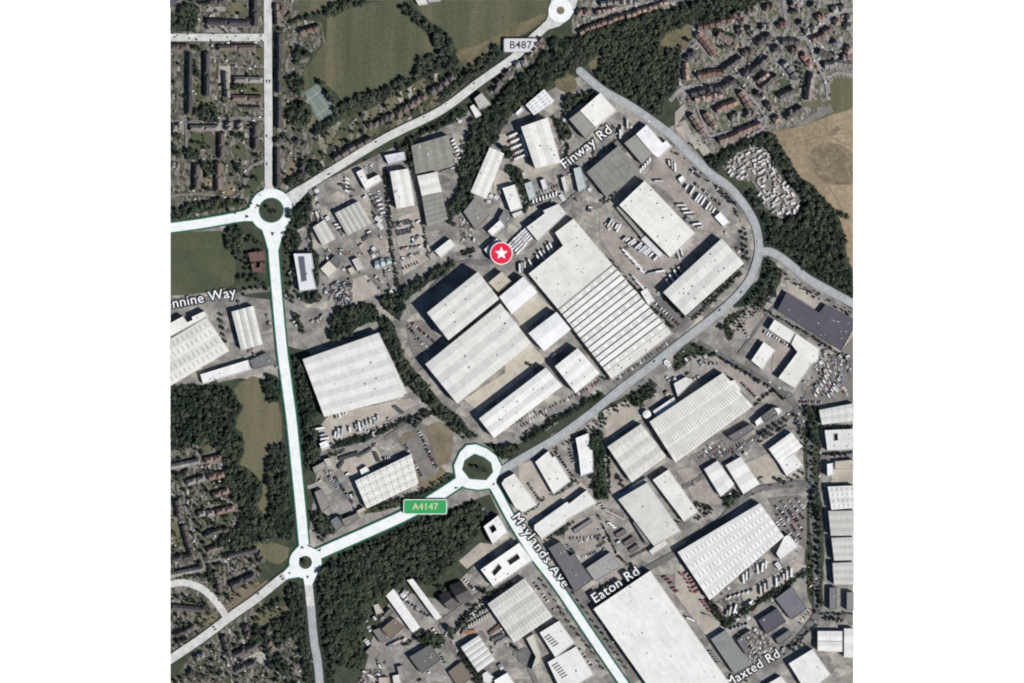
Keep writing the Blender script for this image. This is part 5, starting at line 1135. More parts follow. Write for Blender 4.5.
trees('C2 300,330 330,300', 3, 'junction south of the tree belt', 4.6); trees('C2 500,345 540,370', 3, 'verge above the hexagonal roundabout', 4); trees('C3 90,90 120,110', 2, 'beige yard end of the cream warehouse', 4.4)
trees('C3 200,545 270,535', 4, 'kerb of the office warehouse', 2.8); trees('C3 205,395 260,360', 4, 'distributor verge by the stepped block', 3); trees('C3 430,505 450,560', 3, 'pink yard by the cream square', 3.4)
trees('D2 430,350 520,390', 5, 'dark barns garden', 4.8); trees('D2 380,310 420,330', 3, 'barns northern edge', 4); trees('D2 545,330 590,345', 3, 'lane corner by the white office', 4); trees('I5 60,300 90,370', 4, 'southern lane junction', 5.2); trees('I5 500,430 540,460', 3, 'turning circle kerb', 3.4)
trees('H2 540,540 600,480', 4, 'bank beside the ribbed grey sheds', 4.4); trees('H2 545,640 560,600', 2, 'bank end by the ribbed sheds', 4.4); trees('B2 440,200 455,215', 2, 'grey sheds corner', 4.2)
trees('B4 180,420 260,360', 5, 'kerb outside the bend warehouse', 3.8); trees('B4 100,520 160,490', 4, 'hedge outside the bend warehouse', 3.6); trees('B4 265,230 275,350', 5, 'planting inside the road bend', 4); trees('B4 150,590 200,600', 3, 'verge of the pink yard', 4)
trees('B3 560,520 640,600', 6, 'western end of the bend warehouse', 3.6); trees('H6 20,90 120,20', 6, 'hedge north of the plain cream warehouse', 3.4); trees('C3 590,80 640,10', 6, 'hedge by the sawtooth factory', 3.2); trees('C3 460,150 480,145', 2, 'corner south of the sawtooth factory', 4)
trees('H5 470,330 560,400', 4, 'distributor hedge north of the trailers', 3.6); trees('H5 250,50 320,80', 3, 'distributor hedge by the hard standings', 3.6); trees('F7 30,470 60,490', 2, 'hard standing corner', 3.6)
trees('B4 630,170 655,180', 3, 'lone clump in the brown field', 5); trees('F5 95,360 140,340', 2, 'estate clearing corner', 4.4); trees('F5 210,270 235,280', 2, 'clearing eastern edge', 3.6)
trees('F6 680,400 690,420', 1, 'estate', 3) if False else None
trees('F6 300,420 340,620', 6, 'gardens behind the pink-grey curved terrace', 3.2, True); trees('F6 240,90 320,60', 4, 'loop gardens', 3.4, True); trees('F5 370,190 560,260', 7, 'long back gardens of the northern lane', 3, True); trees('F5 450,330 560,300', 6, 'diagonal back gardens', 2.8, True); trees('F7 400,60 480,130', 4, 'estate road corner gardens', 3.2); trees('F7 460,320 560,300', 4, 'dogleg gardens', 3, True)
trees('G1 30,300 110,320', 3, 'western edge of the red pairs', 4.6); trees('G1 330,370 400,380', 3, 'gardens of the upper red pair', 3.4); trees('G1 330,490 400,500', 3, 'gardens of the middle red pair', 3.6); trees('G1 240,280 330,290', 3, 'gardens of the topmost red pair', 3.4); trees('G2 210,110 330,170', 5, 'estate garden trees', 4.2, True); trees('G2 60,520 250,520', 6, 'hedge of the curved pale road', 4); trees('G2 270,440 290,580', 5, 'estate lane hedge', 4.2); trees('G2 330,430 370,440', 2, 'cul-de-sac mouth', 3.4)
trees('G3 100,90 260,180', 7, 'gardens inside the curved pale road', 4); trees('G3 60,400 130,380', 4, 'slanting road corner', 4.2); trees('G3 190,270 260,310', 4, 'dry front lawn', 4); trees('G3 230,420 290,430', 3, 'slanting road southern kerb', 4.4); trees('G3 330,330 390,390', 4, 'shrubs by the southern lane', 4.2); trees('G3 560,370 640,380', 4, 'forecourt garden', 4.6); trees('G3 500,200 660,150', 6, 'slanting road eastern verge', 4.2); trees('G4 20,360 70,400', 3, 'garden by the southern path', 4.6); trees('G3 0,380 40,520', 5, 'western edge of the slanting road', 5)
trees('G4 390,590 440,560', 2, 'stub road western verge', 5); trees('G4 130,170 200,110', 4, 'slanting road bend garden', 4.4); trees('B1 420,465 600,500', 5, 'works yard southern hedge', 3.2); trees('B1 490,540 530,620', 6, 'works garden beside the trunk road', 4.2); trees('B1 440,330 450,460', 5, 'trunk road eastern verge', 3); trees('B1 320,250 380,290', 4, 'large house garden', 3.6); trees('B1 300,400 370,425', 5, 'large house southern garden', 3.8); trees('B1 210,540 230,660', 5, 'edge of the three-span hall', 3)
trees('I1 290,620 340,610', 3, 'long white shed front', 4.4); trees('H7 20,140 60,240', 4, 'roundabout eastern garden', 4.8)

# low shrubs nobody could count in the gardens and verges
def shrubs(zones, sp, label, mat='hedge foliage', r=(.8,2.0)):
    it = []
    for z in zones:
        for x, y in zip(*scatter(pts(z), sp)): 
            if rnd.random() < .6: q = rnd.uniform(*r); it.append((x, y, .2, q, q*1.3))
    mass('shrubbery', it, mat, SMALL, label, 'shrubs')
shrubs(['M 170,0 264,0 264,206 225,217 170,224', 'M 273,0 300,0 301,20 322,22 325,42 312,52 305,72 304,90 318,118 330,128 344,118 372,108 400,92 420,80 437,72 450,78 462,70 478,82 440,104 388,131 335,161 300,182 276,196', 'M 486,92 500,76 530,52 550,35 556,48 530,66 505,84 492,98'], 9, 'garden shrubs of the northern houses')
shrubs(['M 572,18 576,0 690,0 672,12 640,14 615,22 596,30 580,38 572,32', 'M 676,95 680,60 690,25 735,14 772,0 853,0 853,60 800,105 773,134 730,150 705,155 690,130'], 9, 'garden shrubs of the estate houses', 'fresh foliage', (.7,1.6))
shrubs(['M 170,447 225,438 240,470 250,500 262,515 258,545 262,575 230,607 218,600 200,582 170,580', 'M 170,592 200,594 222,618 200,634 170,655', 'M 175,683 200,655 232,632 262,610 285,610 300,640 310,683 310,690 175,690'], 6, 'garden shrubs of the southwestern houses')

# ================================================================ CARAVANS
CV = mk('body', [(-3.6,3.6,1.55,.4,2.9,.05)], 'vehicle paint'); CVR = mk('roof', [(-3.7,3.7,1.65,2.85,3.3,.5)], 'felt roof')
cp = pts('F7 320,650 440,560 500,555 580,510 600,560 660,620 680,700 B4 150,0 190,-20 330,0 400,40 440,70 475,120 450,165 400,185 370,160 330,120 300,60 240,50')
cp = pts('A4 178,632 245,575 320,545 352,575 380,625 B4 400,30 445,70 475,115 465,160 400,186 340,140 318,90 290,40 240,40 195,8')
k = 0
u = Vector((math.cos(R(33)), math.sin(R(33)))); v = Vector((-u.y, u.x)); c0 = sum(cp, Vector((0,0)))/len(cp)
for j in range(-18, 19):
    row = 0
    for i in range(-20, 21):
        p = c0+u*(i*9.2+(j%2)*3)+v*(j*6.8)+Vector((rnd.uniform(-2.2,2.2), rnd.uniform(-1.8,1.8)))
        if not inside(cp, np.array([p.x]), np.array([p.y]))[0] or rnd.random() < .07: continue
        row += 1
        t = thing('static_caravan', 'pale caravan packed tightly among others in the park inside the eastern wood', 'caravan', (p.x,p.y,0), R(33)+R(rnd.choice([0,0,90,90,20,-20,60])), 'caravans in the park inside the eastern wood')
        put(t, 'body', CV, (.5,.48,.44)); put(t, 'roof', CVR, rnd.choice([(.55,.54,.52),(.62,.61,.59),(.45,.43,.41),(.42,.35,.31),(.28,.27,.26)]))
zone('caravan_park', cp, 'estate ground')

# ================================================================ VEHICLES
V = vehicles
V('trailer', 'H6 60,215 140,265', 4, 'yard corner west of the cream warehouse', 90); V('trailer', 'H6 165,325 235,370', 4, 'middle loading bays', 70, None, 0, .4); V('trailer', 'H6 255,375 385,470', 9, 'canopy loading bays', 80)
V('trailer', 'H6 140,380 300,570', 7, 'chain across the pinkish yard', 15); V('trailer', 'H6 320,575 440,550', 2, 'yard southern line', 0); V('lorry', 'H6 230,590 300,680', 3, 'sawtooth factory eastern wall', 10)
V('trailer', 'H6 555,530 450,650', 4, 'bend warehouse northern wall', 70); V('lorry', 'H6 520,440 570,410', 2, 'plain warehouse southeastern dock', 75)
V('trailer', 'H5 190,220 250,260', 3, 'pink yard beside the white extension', 130); V('trailer', 'H5 310,380 510,560', 11, 'long bays along the distributor hedge', 100); V('trailer', 'H5 270,500 420,680', 7, 'bays along the plain warehouse wall', 55, None, .1)
V('trailer', 'H5 130,350 150,365', 1, 'lone trailer between the plain warehouse and the pink yard', 35)
flat('white site office among the distributor side trailers', 'H5 258,335 290,310 312,345 280,368', 4, WHITE, units=0, name='hut', cat='hut'); flat('white flat-roofed store at the end of the trailer bays', 'H5 508,595 548,560 612,632 572,665', 5, WHITE, units=0, name='hut', cat='hut')
V('car', 'H5 340,270 420,330', 6, 'small lot behind the trailers'); V('car', 'H5 370,360 560,520', 14, 'staff lot under the distributor hedge', 90, None, .1); V('car', 'H5 520,400 650,510', 10, 'second staff lot', 90, None, .1)
V('trailer', 'H8 470,440 640,310', 7, 'bays behind the notched cream factory', 80); V('trailer', 'H8 400,470 450,440', 3, 'bays below the star disc', 60)
for q, s in enumerate(('H8 430,200 480,280', 'H8 405,225 460,300', 'H8 380,245 440,330', 'H8 355,270 410,360', 'H8 340,285 390,370')):
    V('long_container', s, 5, f'{ORD[q]} crate stack beside the stepped hall', 105, (.74,.74,.74), .1, .2)
V('lorry', 'H3 360,20 420,200', 5, 'loading lane of the twin-span warehouse', 95, None, .1); V('van', 'H3 490,490 670,430', 8, 'kerb above the asphalt lane', 80); V('car', 'H3 520,440 680,380', 8, 'reddish works yard', 90)
V('trailer', 'H4 470,310 540,220', 4, 'lot beside the bright cream half', 40); V('car', 'H4 450,290 480,330', 3, 'lot corner by the bright cream half'); V('container', 'H4 610,560 690,470', 5, 'white crates by the seven-span factory', 40, (.7,.7,.7))
V('van', 'H2 560,60 620,200', 6, 'yard beside the fibre-cement warehouse', 100, (.75,.75,.75)); V('car', 'H2 480,285 580,255', 7, 'fibre-cement warehouse southern wall', 0)
V('car', 'B2 215,205 285,190', 8, 'upper dark car row in the storage pound', 90, (.05,.055,.07)); V('car', 'B2 218,215 290,200', 8, 'second dark car row in the storage pound', 90, (.07,.07,.09)); V('car', 'B2 232,235 290,222', 7, 'third dark car row in the storage pound', 90, (.05,.055,.07)); V('car', 'B2 236,246 292,233', 7, 'lowest dark car row in the storage pound', 90, (.08,.08,.1))
V('car', 'B2 250,340 330,310', 8, 'pale yard upper row'); V('car', 'B2 255,375 320,350', 6, 'pale yard lower row'); V('container', 'B2 250,300 330,290', 5, 'pale yard crates', 20)
V('car', 'H1 540,430 620,600', 11, 'lot beside the white L-shaped building', 80); V('car', 'H1 600,410 670,640', 13, 'eastern row of the L-shaped building lot', 80); V('car', 'H1 560,560 600,600', 4, 'southern row of the L-shaped building lot'); V('van', 'H1 590,440 640,580', 5, 'van line of the L-shaped building lot', 80)
V('container', 'H1 390,320 390,430', 4, 'white round bins yard', 60, (.7,.7,.7)); V('container', 'H1 340,370 440,420', 5, 'dark stack yard', 30, (.06,.06,.065)); V('container', 'H1 180,560 200,640', 4, 'roundabout side compound', 20)
V('container', 'H7 350,270 400,310', 5, 'middle compound', 30); V('container', 'H7 500,210 560,160', 4, 'pink yard edge', 60, (.12,.12,.12)); V('container', 'H7 310,90 340,130', 2, 'striped workshop western side', 60)
V('car', 'H7 290,530 420,620', 14, 'upper scrap line', 60, None, 0, 2); V('car', 'H7 280,570 410,600', 14, 'middle scrap line', 20, None, 0, 2); V('car', 'H7 300,600 420,640', 12, 'lower scrap line', 100, None, 0, 2); V('car', 'H7 340,500 415,520', 8, 'back scrap line', 50, None, 0, 2)
V('car', 'B2 5,420 55,500', 8, 'western breaker yard'); V('car', 'B1 610,480 680,440', 8, 'breaker yard northern row', 30, None, 0, 1.5)
V('car', 'C2 265,395 330,520', 12, 'tree-lined car park west row'); V('car', 'B2 275,590 350,680', 12, 'car park under the tall warehouse, west row'); V('car', 'B2 290,580 385,660', 13, 'car park under the tall warehouse, east row'); V('car', 'B2 305,640 370,690', 7, 'car park under the tall warehouse, middle row')
V('car', 'C2 318,345 390,490', 14, 'car park beside the brown plot', 90, None, .1); V('car', 'C2 340,400 380,480', 8, 'second car row beside the brown plot')
V('trailer', 'C2 0,285 45,265', 4, 'five-span warehouse docks', 75); V('trailer', 'C2 10,355 100,325', 7, 'yard south of the five-span warehouse', 80); V('trailer', 'C2 100,325 170,295', 5, 'yard near the tree belt', 75); V('trailer', 'C1 585,330 610,380', 4, 'yard near the trunk road trees', 75); V('trailer', 'C1 640,360 680,345', 3, 'yard centre below the five spans', 60)
V('container', 'C2 225,250 260,280', 4, 'yard eastern corner', 50, (.1,.1,.11)); V('car', 'C2 80,345 200,345', 9, 'hedge side of the yard', 60)
V('container', 'I2 270,200 400,160', 9, 'dark stacked goods north of the hut', 70, (.07,.07,.07)); V('container', 'I2 265,260 300,210', 5, 'dark goods curve', 30, (.08,.08,.08)); V('container', 'I2 400,180 490,130', 6, 'dark goods northern end', 30, (.1,.1,.1)); V('container', 'I2 510,150 545,220', 4, 'dark goods eastern end', 60, (.09,.09,.08))
V('car', 'I2 240,320 380,530', 18, 'diagonal lot east of the offices', 90); V('car', 'I2 170,280 260,400', 9, 'office courtyard lot'); V('car', 'I2 560,190 620,190', 4, 'northern dock of the dotted warehouse')
V('car', 'C3 85,540 140,620', 9, 'lot beside the round-cornered warehouse'); V('car', 'C3 190,420 260,520', 10, 'lot between the two white blocks'); V('car', 'C3 245,410 262,470', 5, 'lot beside the stepped block')
V('car', 'C3 110,620 290,525', 16, 'kerb north of the long white warehouse', 90, None, .2); V('car', 'C3 20,330 120,270', 9, 'yard lot south of the narrow warehouse', 90); V('car', 'C3 60,330 200,240', 14, 'second yard lot south of the narrow warehouse', 90, None, .1); V('car', 'C3 210,240 360,160', 14, 'lot south of the square ribbed warehouse', 90, None, .1); V('car', 'C3 130,270 175,300', 4, 'hut corner of the yard lot')
V('container', 'C3 180,60 220,40', 3, 'yard under the white hall', 20); V('car', 'C3 320,180 370,140', 5, 'sawtooth corner lot')
V('car', 'I4 60,330 300,320', 10, 'brown car park north row', 90, None, .15); V('car', 'I4 110,360 300,300', 12, 'brown car park second row', 90, None, .15); V('car', 'I4 50,370 130,470', 8, 'brown car park west row'); V('car', 'I4 150,460 250,420', 6, 'brown car park south row'); V('car', 'I4 250,390 310,350', 5, 'brown car park shed row', 90, (.06,.06,.07))
V('container', 'I4 300,130 440,200', 8, 'rubble yard pinkish crates', 30, (.42,.36,.34)); V('container', 'I4 330,220 380,260', 3, 'rubble yard white crates', 30, (.7,.7,.68)); V('car', 'I4 380,310 450,270', 6, 'first dark shade slab'); V('car', 'I4 480,460 600,400', 8, 'lot beside the road lettering', 90, (.08,.08,.09))
V('container', 'D3 600,275 660,340', 5, 'red tubs beside the enormous warehouse', 60, (.24,.10,.09), .1, 2); V('container', 'D4 20,258 75,345', 6, 'red tub row by the rooflit warehouse', 35, (.27,.12,.11), .1, 2); V('container', 'D4 40,262 95,345', 6, 'inner red tub row by the rooflit warehouse', 80, (.30,.17,.16), .1, 2.5); V('container', 'D4 85,350 150,425', 7, 'lower red tub row', 40, (.29,.14,.13), .1, 2.5)
V('trailer', 'D4 250,290 380,215', 9, 'docks of the huge rooflit warehouse', 60); V('trailer', 'D4 318,334 448,258', 9, 'hedge side of the trailer yard', 60, None, .1); V('trailer', 'D4 190,420 250,390', 4, 'western end of the trailer yard', 50); V('container', 'D4 200,360 300,330', 6, 'trailer yard middle crates', 30)
flat('white round-ended tanker shed beside the trailer yard hedge', 'I6 368,155 425,115 442,135 385,182', 4, WHITE, units=0, name='hut', cat='hut')
V('lorry', 'D4 60,440 80,450', 1, 'lone lorry beside the enormous white warehouse', 0); V('lorry', 'D4 130,430 145,450', 1, 'lone grey tipper between the trailer yard and the enormous warehouse', 30, (.25,.25,.2)); V('container', 'D4 130,560 170,610', 5, 'small grey crates along the enormous warehouse', 40, (.2,.2,.2))
for q, s in enumerate(('D4 370,50 450,170', 'D4 385,40 465,155', 'D4 405,30 480,140', 'D4 425,20 495,120', 'C4 370,620 440,690', 'C4 400,610 470,690', 'C4 430,605 490,680', 'C4 460,600 495,650')):
    V('car', s, 13 if q < 4 else 10, f'{ORD[q]} row of the big eastern car park', 90, None, .12)
V('car', 'C4 90,450 180,395', 10, 'rooflit hall southern lot'); V('car', 'C4 120,455 190,410', 8, 'second row of the rooflit hall lot'); V('car', 'C4 150,455 250,390', 10, 'third row of the rooflit hall lot'); V('car', 'C4 250,160 320,230', 9, 'brown strip east of the rooflit hall'); V('car', 'C4 90,90 170,90', 5, 'tarmac fan north of the rooflit hall'); V('van', 'C4 110,430 140,400', 2, 'hall corner')
V('car', 'C4 215,430 370,330', 15, 'street under the dark slate office', 20, None, .3); V('car', 'I7 450,330 440,600', 10, 'lot beside the light well unit', 0); V('car', 'I8 100,440 260,540', 9, 'lot below the purple roof', 90, None, .2)
V('van', 'I8 60,420 110,450', 3, 'lot corner below the purple roof'); V('car', 'I8 60,180 100,220', 4, 'shrubby lot west of the purple roof', 60); V('car', 'I8 90,170 110,230', 3, 'shrubby lot eastern row', 60)
for q, s in enumerate(('C4 510,210 570,120', 'C4 530,215 590,110', 'C4 555,215 610,120', 'C4 580,215 630,140', 'C4 470,235 560,235', 'C4 650,60 680,110')):
    V('van' if q % 2 else 'car', s, 8, f'{ORD[q]} line of the breaker yard', 70, None, .1, .8)
V('trailer', 'D4 360,620 365,640', 1, 'lone trailer', 0) if False else None
V('car', 'D3 110,300 190,410', 10, 'strip between the rooflit warehouse and the avenue', 90, None, .3); V('car', 'D3 280,550 330,620', 7, 'strip beside the six-slot hall', 90, None, .3); V('car', 'D3 350,430 420,540', 12, 'strip along the enormous white warehouse', 90, None, .2)
V('container', 'I5 150,270 320,180', 9, 'grey goods stacks along the hedge', 60, (.3,.3,.3)); V('container', 'I5 190,300 330,220', 8, 'pale goods stacks', 60, (.42,.4,.36)); V('container', 'I5 335,350 410,290', 6, 'first red-brown goods stack line', 60, (.16,.10,.08)); V('container', 'I5 350,390 440,350', 6, 'black goods stack line', 60, (.12,.12,.13)); V('container', 'I5 380,420 470,370', 6, 'grey goods stack line', 60, (.3,.3,.32)); V('container', 'I5 150,340 240,330', 6, 'orange goods stack line', 60, (.38,.2,.12))
V('car', 'D2 250,360 300,390', 5, 'yard between the white slab blocks'); V('car', 'D2 300,400 360,430', 5, 'lower yard between the slab blocks'); V('van', 'D2 250,340 275,370', 3, 'slab block northern yard'); V('car', 'D2 490,290 530,330', 5, 'barn lot'); V('car', 'D2 400,570 420,610', 4, 'dark roof lane lot'); V('car', 'D2 560,20 580,45', 4, 'pink lot by the hexagonal roundabout')
V('container', 'G5 330,430 450,380', 7, 'works yard stacks', 30); V('container', 'G5 170,380 200,420', 3, 'wood edge works crates'); V('car', 'G5 480,320 520,360', 3, 'yard by the dark roof'); V('container', 'G5 160,600 260,670', 6, 'bottom works crates', 20); V('car', 'F2 465,40 620,45', 9, 'garage court', 90, (.1,.1,.11)); V('car', 'F7 330,440 580,340', 12, 'long red-brown terrace frontage', 60, None, .3)
V('car', 'M 616,380 668,343', 18, 'lot under the sawtooth end bay', 90, None, .1); V('car', 'M 655,303 680,326', 10, 'dark lot west of the bend warehouse', 90, None, .1); V('car', 'B4 250,590 280,640', 4, 'pink yard by the distributor'); V('car', 'D4 270,530 330,600', 7, 'planted courtyard lot'); V('car', 'D4 470,460 520,400', 6, 'slate building lot'); V('car', 'D4 500,300 530,330', 3, 'lane side lot'); V('container', 'D4 210,480 280,460', 5, 'blue-grey crates by the sheet-roofed building', 40, (.3,.3,.32))

for s, n, y in (('M 300,195 380,150 412,170 420,250 400,290 330,300 290,240', 70, 'northwestern works yards'), ('M 372,215 430,210 435,262 380,300', 45, 'pale yard by the storage pound'), ('M 460,205 500,190 525,215 470,260', 30, 'yards north of the star disc'), ('M 495,145 620,100 640,140 590,210 520,205', 60, 'northern lettering yards'),
    ('M 600,215 670,260 660,300 640,300 600,240', 14, 'pinkish lorry yard'), ('M 430,115 470,108 474,150 445,170', 16, 'fibre-cement warehouse yard'), ('M 600,490 640,540 600,560 585,500', 22, 'rubble yard'), ('M 355,580 440,555 470,600 420,690 350,690', 60, 'southern works yards'), ('M 455,600 500,605 512,665 460,690', 30, 'goods stack yard'), ('M 715,590 795,535 805,560 720,630', 24, 'trailer yard'),
    ('M 800,345 853,345 853,398 800,400', 45, 'eastern breaker yard'), ('M 720,615 800,590 805,650 740,680', 34, 'southeastern service yards'), ('M 310,395 412,395 412,432 318,452', 20, 'five-span warehouse yard'), ('M 313,452 385,438 405,455 330,525', 30, 'office yards by the trunk road'), ('M 668,350 720,352 690,395 650,415', 24, 'tarmac fan north of the rooflit hall'), ('M 640,170 740,215 750,290 700,240', 22, 'distributor side yards'), ('M 560,470 610,470 610,520 580,500', 10, 'pink yard by the cream square'), ('M 690,460 800,420 800,480 700,510', 20, 'brown forecourts'), ('M 235,300 272,300 280,372 240,372', 25, 'three-span hall yard'), ('M 280,235 330,235 330,330 290,330', 24, 'trunk road breaker yard')):
    goods(s, n, y)
SHED = mk('wall', [(-1.3,1.3,1.0,0,2.0,0)], 'solid'); SHEDR = mk('roof', [(-1.5,1.5,1.2,1.98,2.5,.45)], 'felt roof')
for s, n, y in (('M 172,4 262,4 262,200 172,210', 50, 'northwestern terraces'), ('M 284,30 300,60 300,120 330,130 345,122 430,78 440,96 335,155 284,186', 60, 'northern villas'), ('M 690,30 735,18 850,4 850,60 800,100 760,130 700,145 684,95', 60, 'northeastern estate'), ('M 172,450 235,445 255,515 250,570 225,600 172,575', 55, 'southwestern houses'), ('M 176,680 200,655 262,615 300,640 305,680', 35, 'southern lane houses'), ('M 578,20 600,6 660,2 640,14', 20, 'red-brown woods edge houses')):
    P = pts(s); xs = [p.x for p in P]; ys = [p.y for p in P]
    for _ in range(n):
        x, y_ = rnd.uniform(min(xs), max(xs)), rnd.uniform(min(ys), max(ys))
        if not inside(P, np.array([x]), np.array([y_]))[0] or built(x, y_, 1) or blocks_road(x, y_, 1, 1): continue
        t = thing('garden_shed', f'small garden shed in the back gardens of the {y}', 'shed', (x, y_, 0), R(rnd.choice([0,90,35,125])), f'garden sheds of the {y}')
        put(t, 'wall', SHED, (.3,.25,.2)); put(t, 'roof', SHEDR, rnd.choice([(.5,.49,.46),(.6,.6,.58),(.3,.28,.26),(.2,.17,.15),(.42,.35,.3)]))
def streetcars(s, off, step=9, p_=.5):
    P = smooth(pts(s), 3); d = 0
    for q, q2 in zip(P, P[1:]):
        d += (q2-q).length
        if d > step:
            d = 0; t = (q2-q).normalized(); nn = Vector((-t.y, t.x))
            for sg in (-1, 1):
                x = q+nn*off*sg
                if rnd.random() < p_ and XL+4 < x.x < XR-4 and not built(x.x, x.y, .5): CARX.append((x, math.atan2(t.y, t.x), None))
for s in ('F5 200,600 380,585 600,500 700,440 F6 90,330 180,275 350,255 440,180 520,100', 'F6 350,255 440,470 490,560 500,683', 'F5 190,600 152,450 180,370 285,290 265,190 400,150 560,95', 'F5 560,140 600,300 640,370', 'F7 430,120 540,210 620,330 600,400 460,490', 'F7 230,460 440,400 620,330', 'F6 160,430 260,600', 'F6 400,260 530,360', 'F2 0,150 120,140 200,150 400,125 640,130', 'F2 300,690 480,640 530,480 640,415', 'G2 90,0 150,180 245,490', 'G1 0,275 250,225 370,260', 'G2 250,420 390,410 400,490 470,495 600,440', 'G3 280,380 400,540 470,683', 'G3 420,545 650,430', 'F1 420,460 640,455', 'M 218,45 260,44'):
    streetcars(s, 2.6, 8, .5)
for s in ('M 306,187 335,168.7 387.7,137 440.4,110.7 480,81.7 500,67', 'M 268,0 268.5,170', 'M 605,92 668,133 727,186 756,226 754,270 722,310 675,347 620,389 557,437', 'M 172,660 283,577', 'M 780,257 850,304'):
    streetcars(s, 2.2, 40, .25)
for s in ('C4 90,10 200,75 340,155 430,215 470,270 508,350 515,540', 'D4 522,20 532,200 540,410 440,545 300,630', 'C4 265,590 380,555 500,547', 'C4 205,440 330,355 450,275', 'M 470,262 515,240 566,204 620,155', 'D2 410,470 440,540 500,640'):
    streetcars(s, 2.6, 14, .4)
car_mass()
# plot-boundary hedges and scattered garden trees that read as one mass
hs = []
for s, wd in (('M 620,385 674,343', 2), ('M 692,320 742,272', 3.5), ('M 663,297 684,318', 2.5),('B2 190,0 205,150 215,300 240,450', 3.5), ('B1 545,180 560,320 575,470', 3), ('B2 330,200 350,300 360,340', 2.5), ('D2 470,450 570,360 670,300', 3), ('C3 605,425 683,378', 2.5), ('C3 390,400 400,590', 2.5), ('H3 410,560 560,480 683,400', 1.2), ('I3 480,240 560,220 640,150', 1.6), ('I3 300,370 400,310 440,260', 1.6), ('I3 430,560 640,420', 2.5), ('I7 0,370 220,240', 1.6), ('C4 250,590 330,520', 3), ('C4 300,250 370,190 420,230', 2.5), ('B4 30,560 130,480 250,390', 2.5), ('H5 350,225 560,400 660,520', 2.2), ('I8 0,230 130,310 400,460 620,610', 1.6), ('D4 440,545 540,460', 2.5), ('D4 520,560 560,620', 2), ('D2 340,300 470,215', 3), ('G5 440,430 560,320', 3), ('C2 60,660 250,600 420,560', 3), ('C1 580,480 620,440 683,420', 3), ('B1 260,555 270,640', 2), ('A3 180,440 240,560 230,600', 3), ('H4 330,240 440,260', 3), ('D3 350,40 430,200 470,240', 1.5), ('D3 0,190 70,110', 2), ('D4 190,470 215,640 290,683', 1.5), ('C4 545,330 690,325', 2), ('C4 550,435 690,425', 2.5), ('D4 545,420 680,420', 2.5), ('A3 300,630 440,520', 1.5), ('B3 400,340 470,420 560,520', 1.5), ('C3 375,150 420,130', 4), ('B3 30,180 100,120', 2), ('B2 480,320 530,300', 5), ('D1 600,110 683,70', 3)):
    P = strip(s, wd)
    for x, y in zip(*scatter(P, 2.6)):
        q = rnd.uniform(1.0, 2.4)
        if not built(x, y, 1) and not blocks_road(x, y, q, q*1.6): hs.append((x, y, .3, q, q*1.4))
for s, sp_ in (('C3 350,265 480,200 560,150 580,170 500,240 360,300', 5), ('C4 0,60 60,10 140,40 150,90 60,80 0,120', 5), ('B4 190,560 300,510 390,370 410,380 370,480 250,600 200,650', 4.5), ('C4 20,640 60,610 120,620 150,640 110,680 30,690 D4 0,110', 3), ('C4 495,300 540,300 545,560 500,560', 5), ('D4 505,0 555,0 555,380 530,420 505,300', 4.5), ('C2 430,500 480,560 300,620 120,660 100,645 300,580', 4), ('M 505,470 560,443 620,406 600,430 520,468', 5), ('A2 0,620 200,500 390,400 395,420 200,530 10,650', 4.5), ('M 650,130 700,165 740,215 748,235 730,205 690,165 640,128', 5), ('M 762,258 800,282 853,312 853,318 800,290 760,262', 5)):
    for x, y in zip(*scatter(pts(s), sp_)):
        q = rnd.uniform(1.0, 2.6)
        if rnd.random() < .7 and not built(x, y, 1) and not blocks_road(x, y, q, q*1.6): hs.append((x, y, .3, q, q*1.4))
mass('shrubbery', hs, 'hedge foliage', SMALL, 'planted hedges and bushes along the plot boundaries', 'shrubs')
mass('garden_trees', TREEX, 'foliage', PROTO, 'small single trees of the southwestern gardens and the western works', 'trees')
def sparse(zones, sp, label, r=(2.2,4.4)):
    it = []
    for z in zones:
        for x, y in zip(*scatter(pts(z), sp)):
            q = rnd.uniform(*r)
            if rnd.random() < .62 and not blocks_road(x, y, q, q*1.9): it.append((x, y, 1, q, q*1.15))
    mass('garden_trees', it, 'foliage', PROTO, label, 'trees')
sparse(['M 170,447 225,438 240,470 250,500 262,515 258,545 262,575 230,607 218,600 200,582 170,580', 'M 170,592 200,594 222,618 200,634 170,655', 'M 172,683 200,655 232,632 262,610 285,610 300,640 305,683 300,690 175,690'], 12, 'smaller garden trees of the southwestern houses')
sparse(['M 282,95 330,128 344,118 372,106 400,90 437,70 462,66 478,80 440,100 388,127 335,157 300,178 284,186', 'M 288,20 300,40 300,95 286,95', 'M 486,88 500,74 530,50 550,33 556,46 530,66 505,84 492,96'], 13, 'smaller garden trees of the northern villas')
sparse(['M 170,0 264,0 264,206 225,217 170,224'], 19, 'smaller garden trees of the northwestern terraces', (2,3.6))
sparse(['M 280,235 296,235 300,330 285,330', 'M 285,520 330,505 335,535 308,548', 'M 230,240 268,240 270,295 240,295'], 9, 'smaller trees along the trunk road plots')

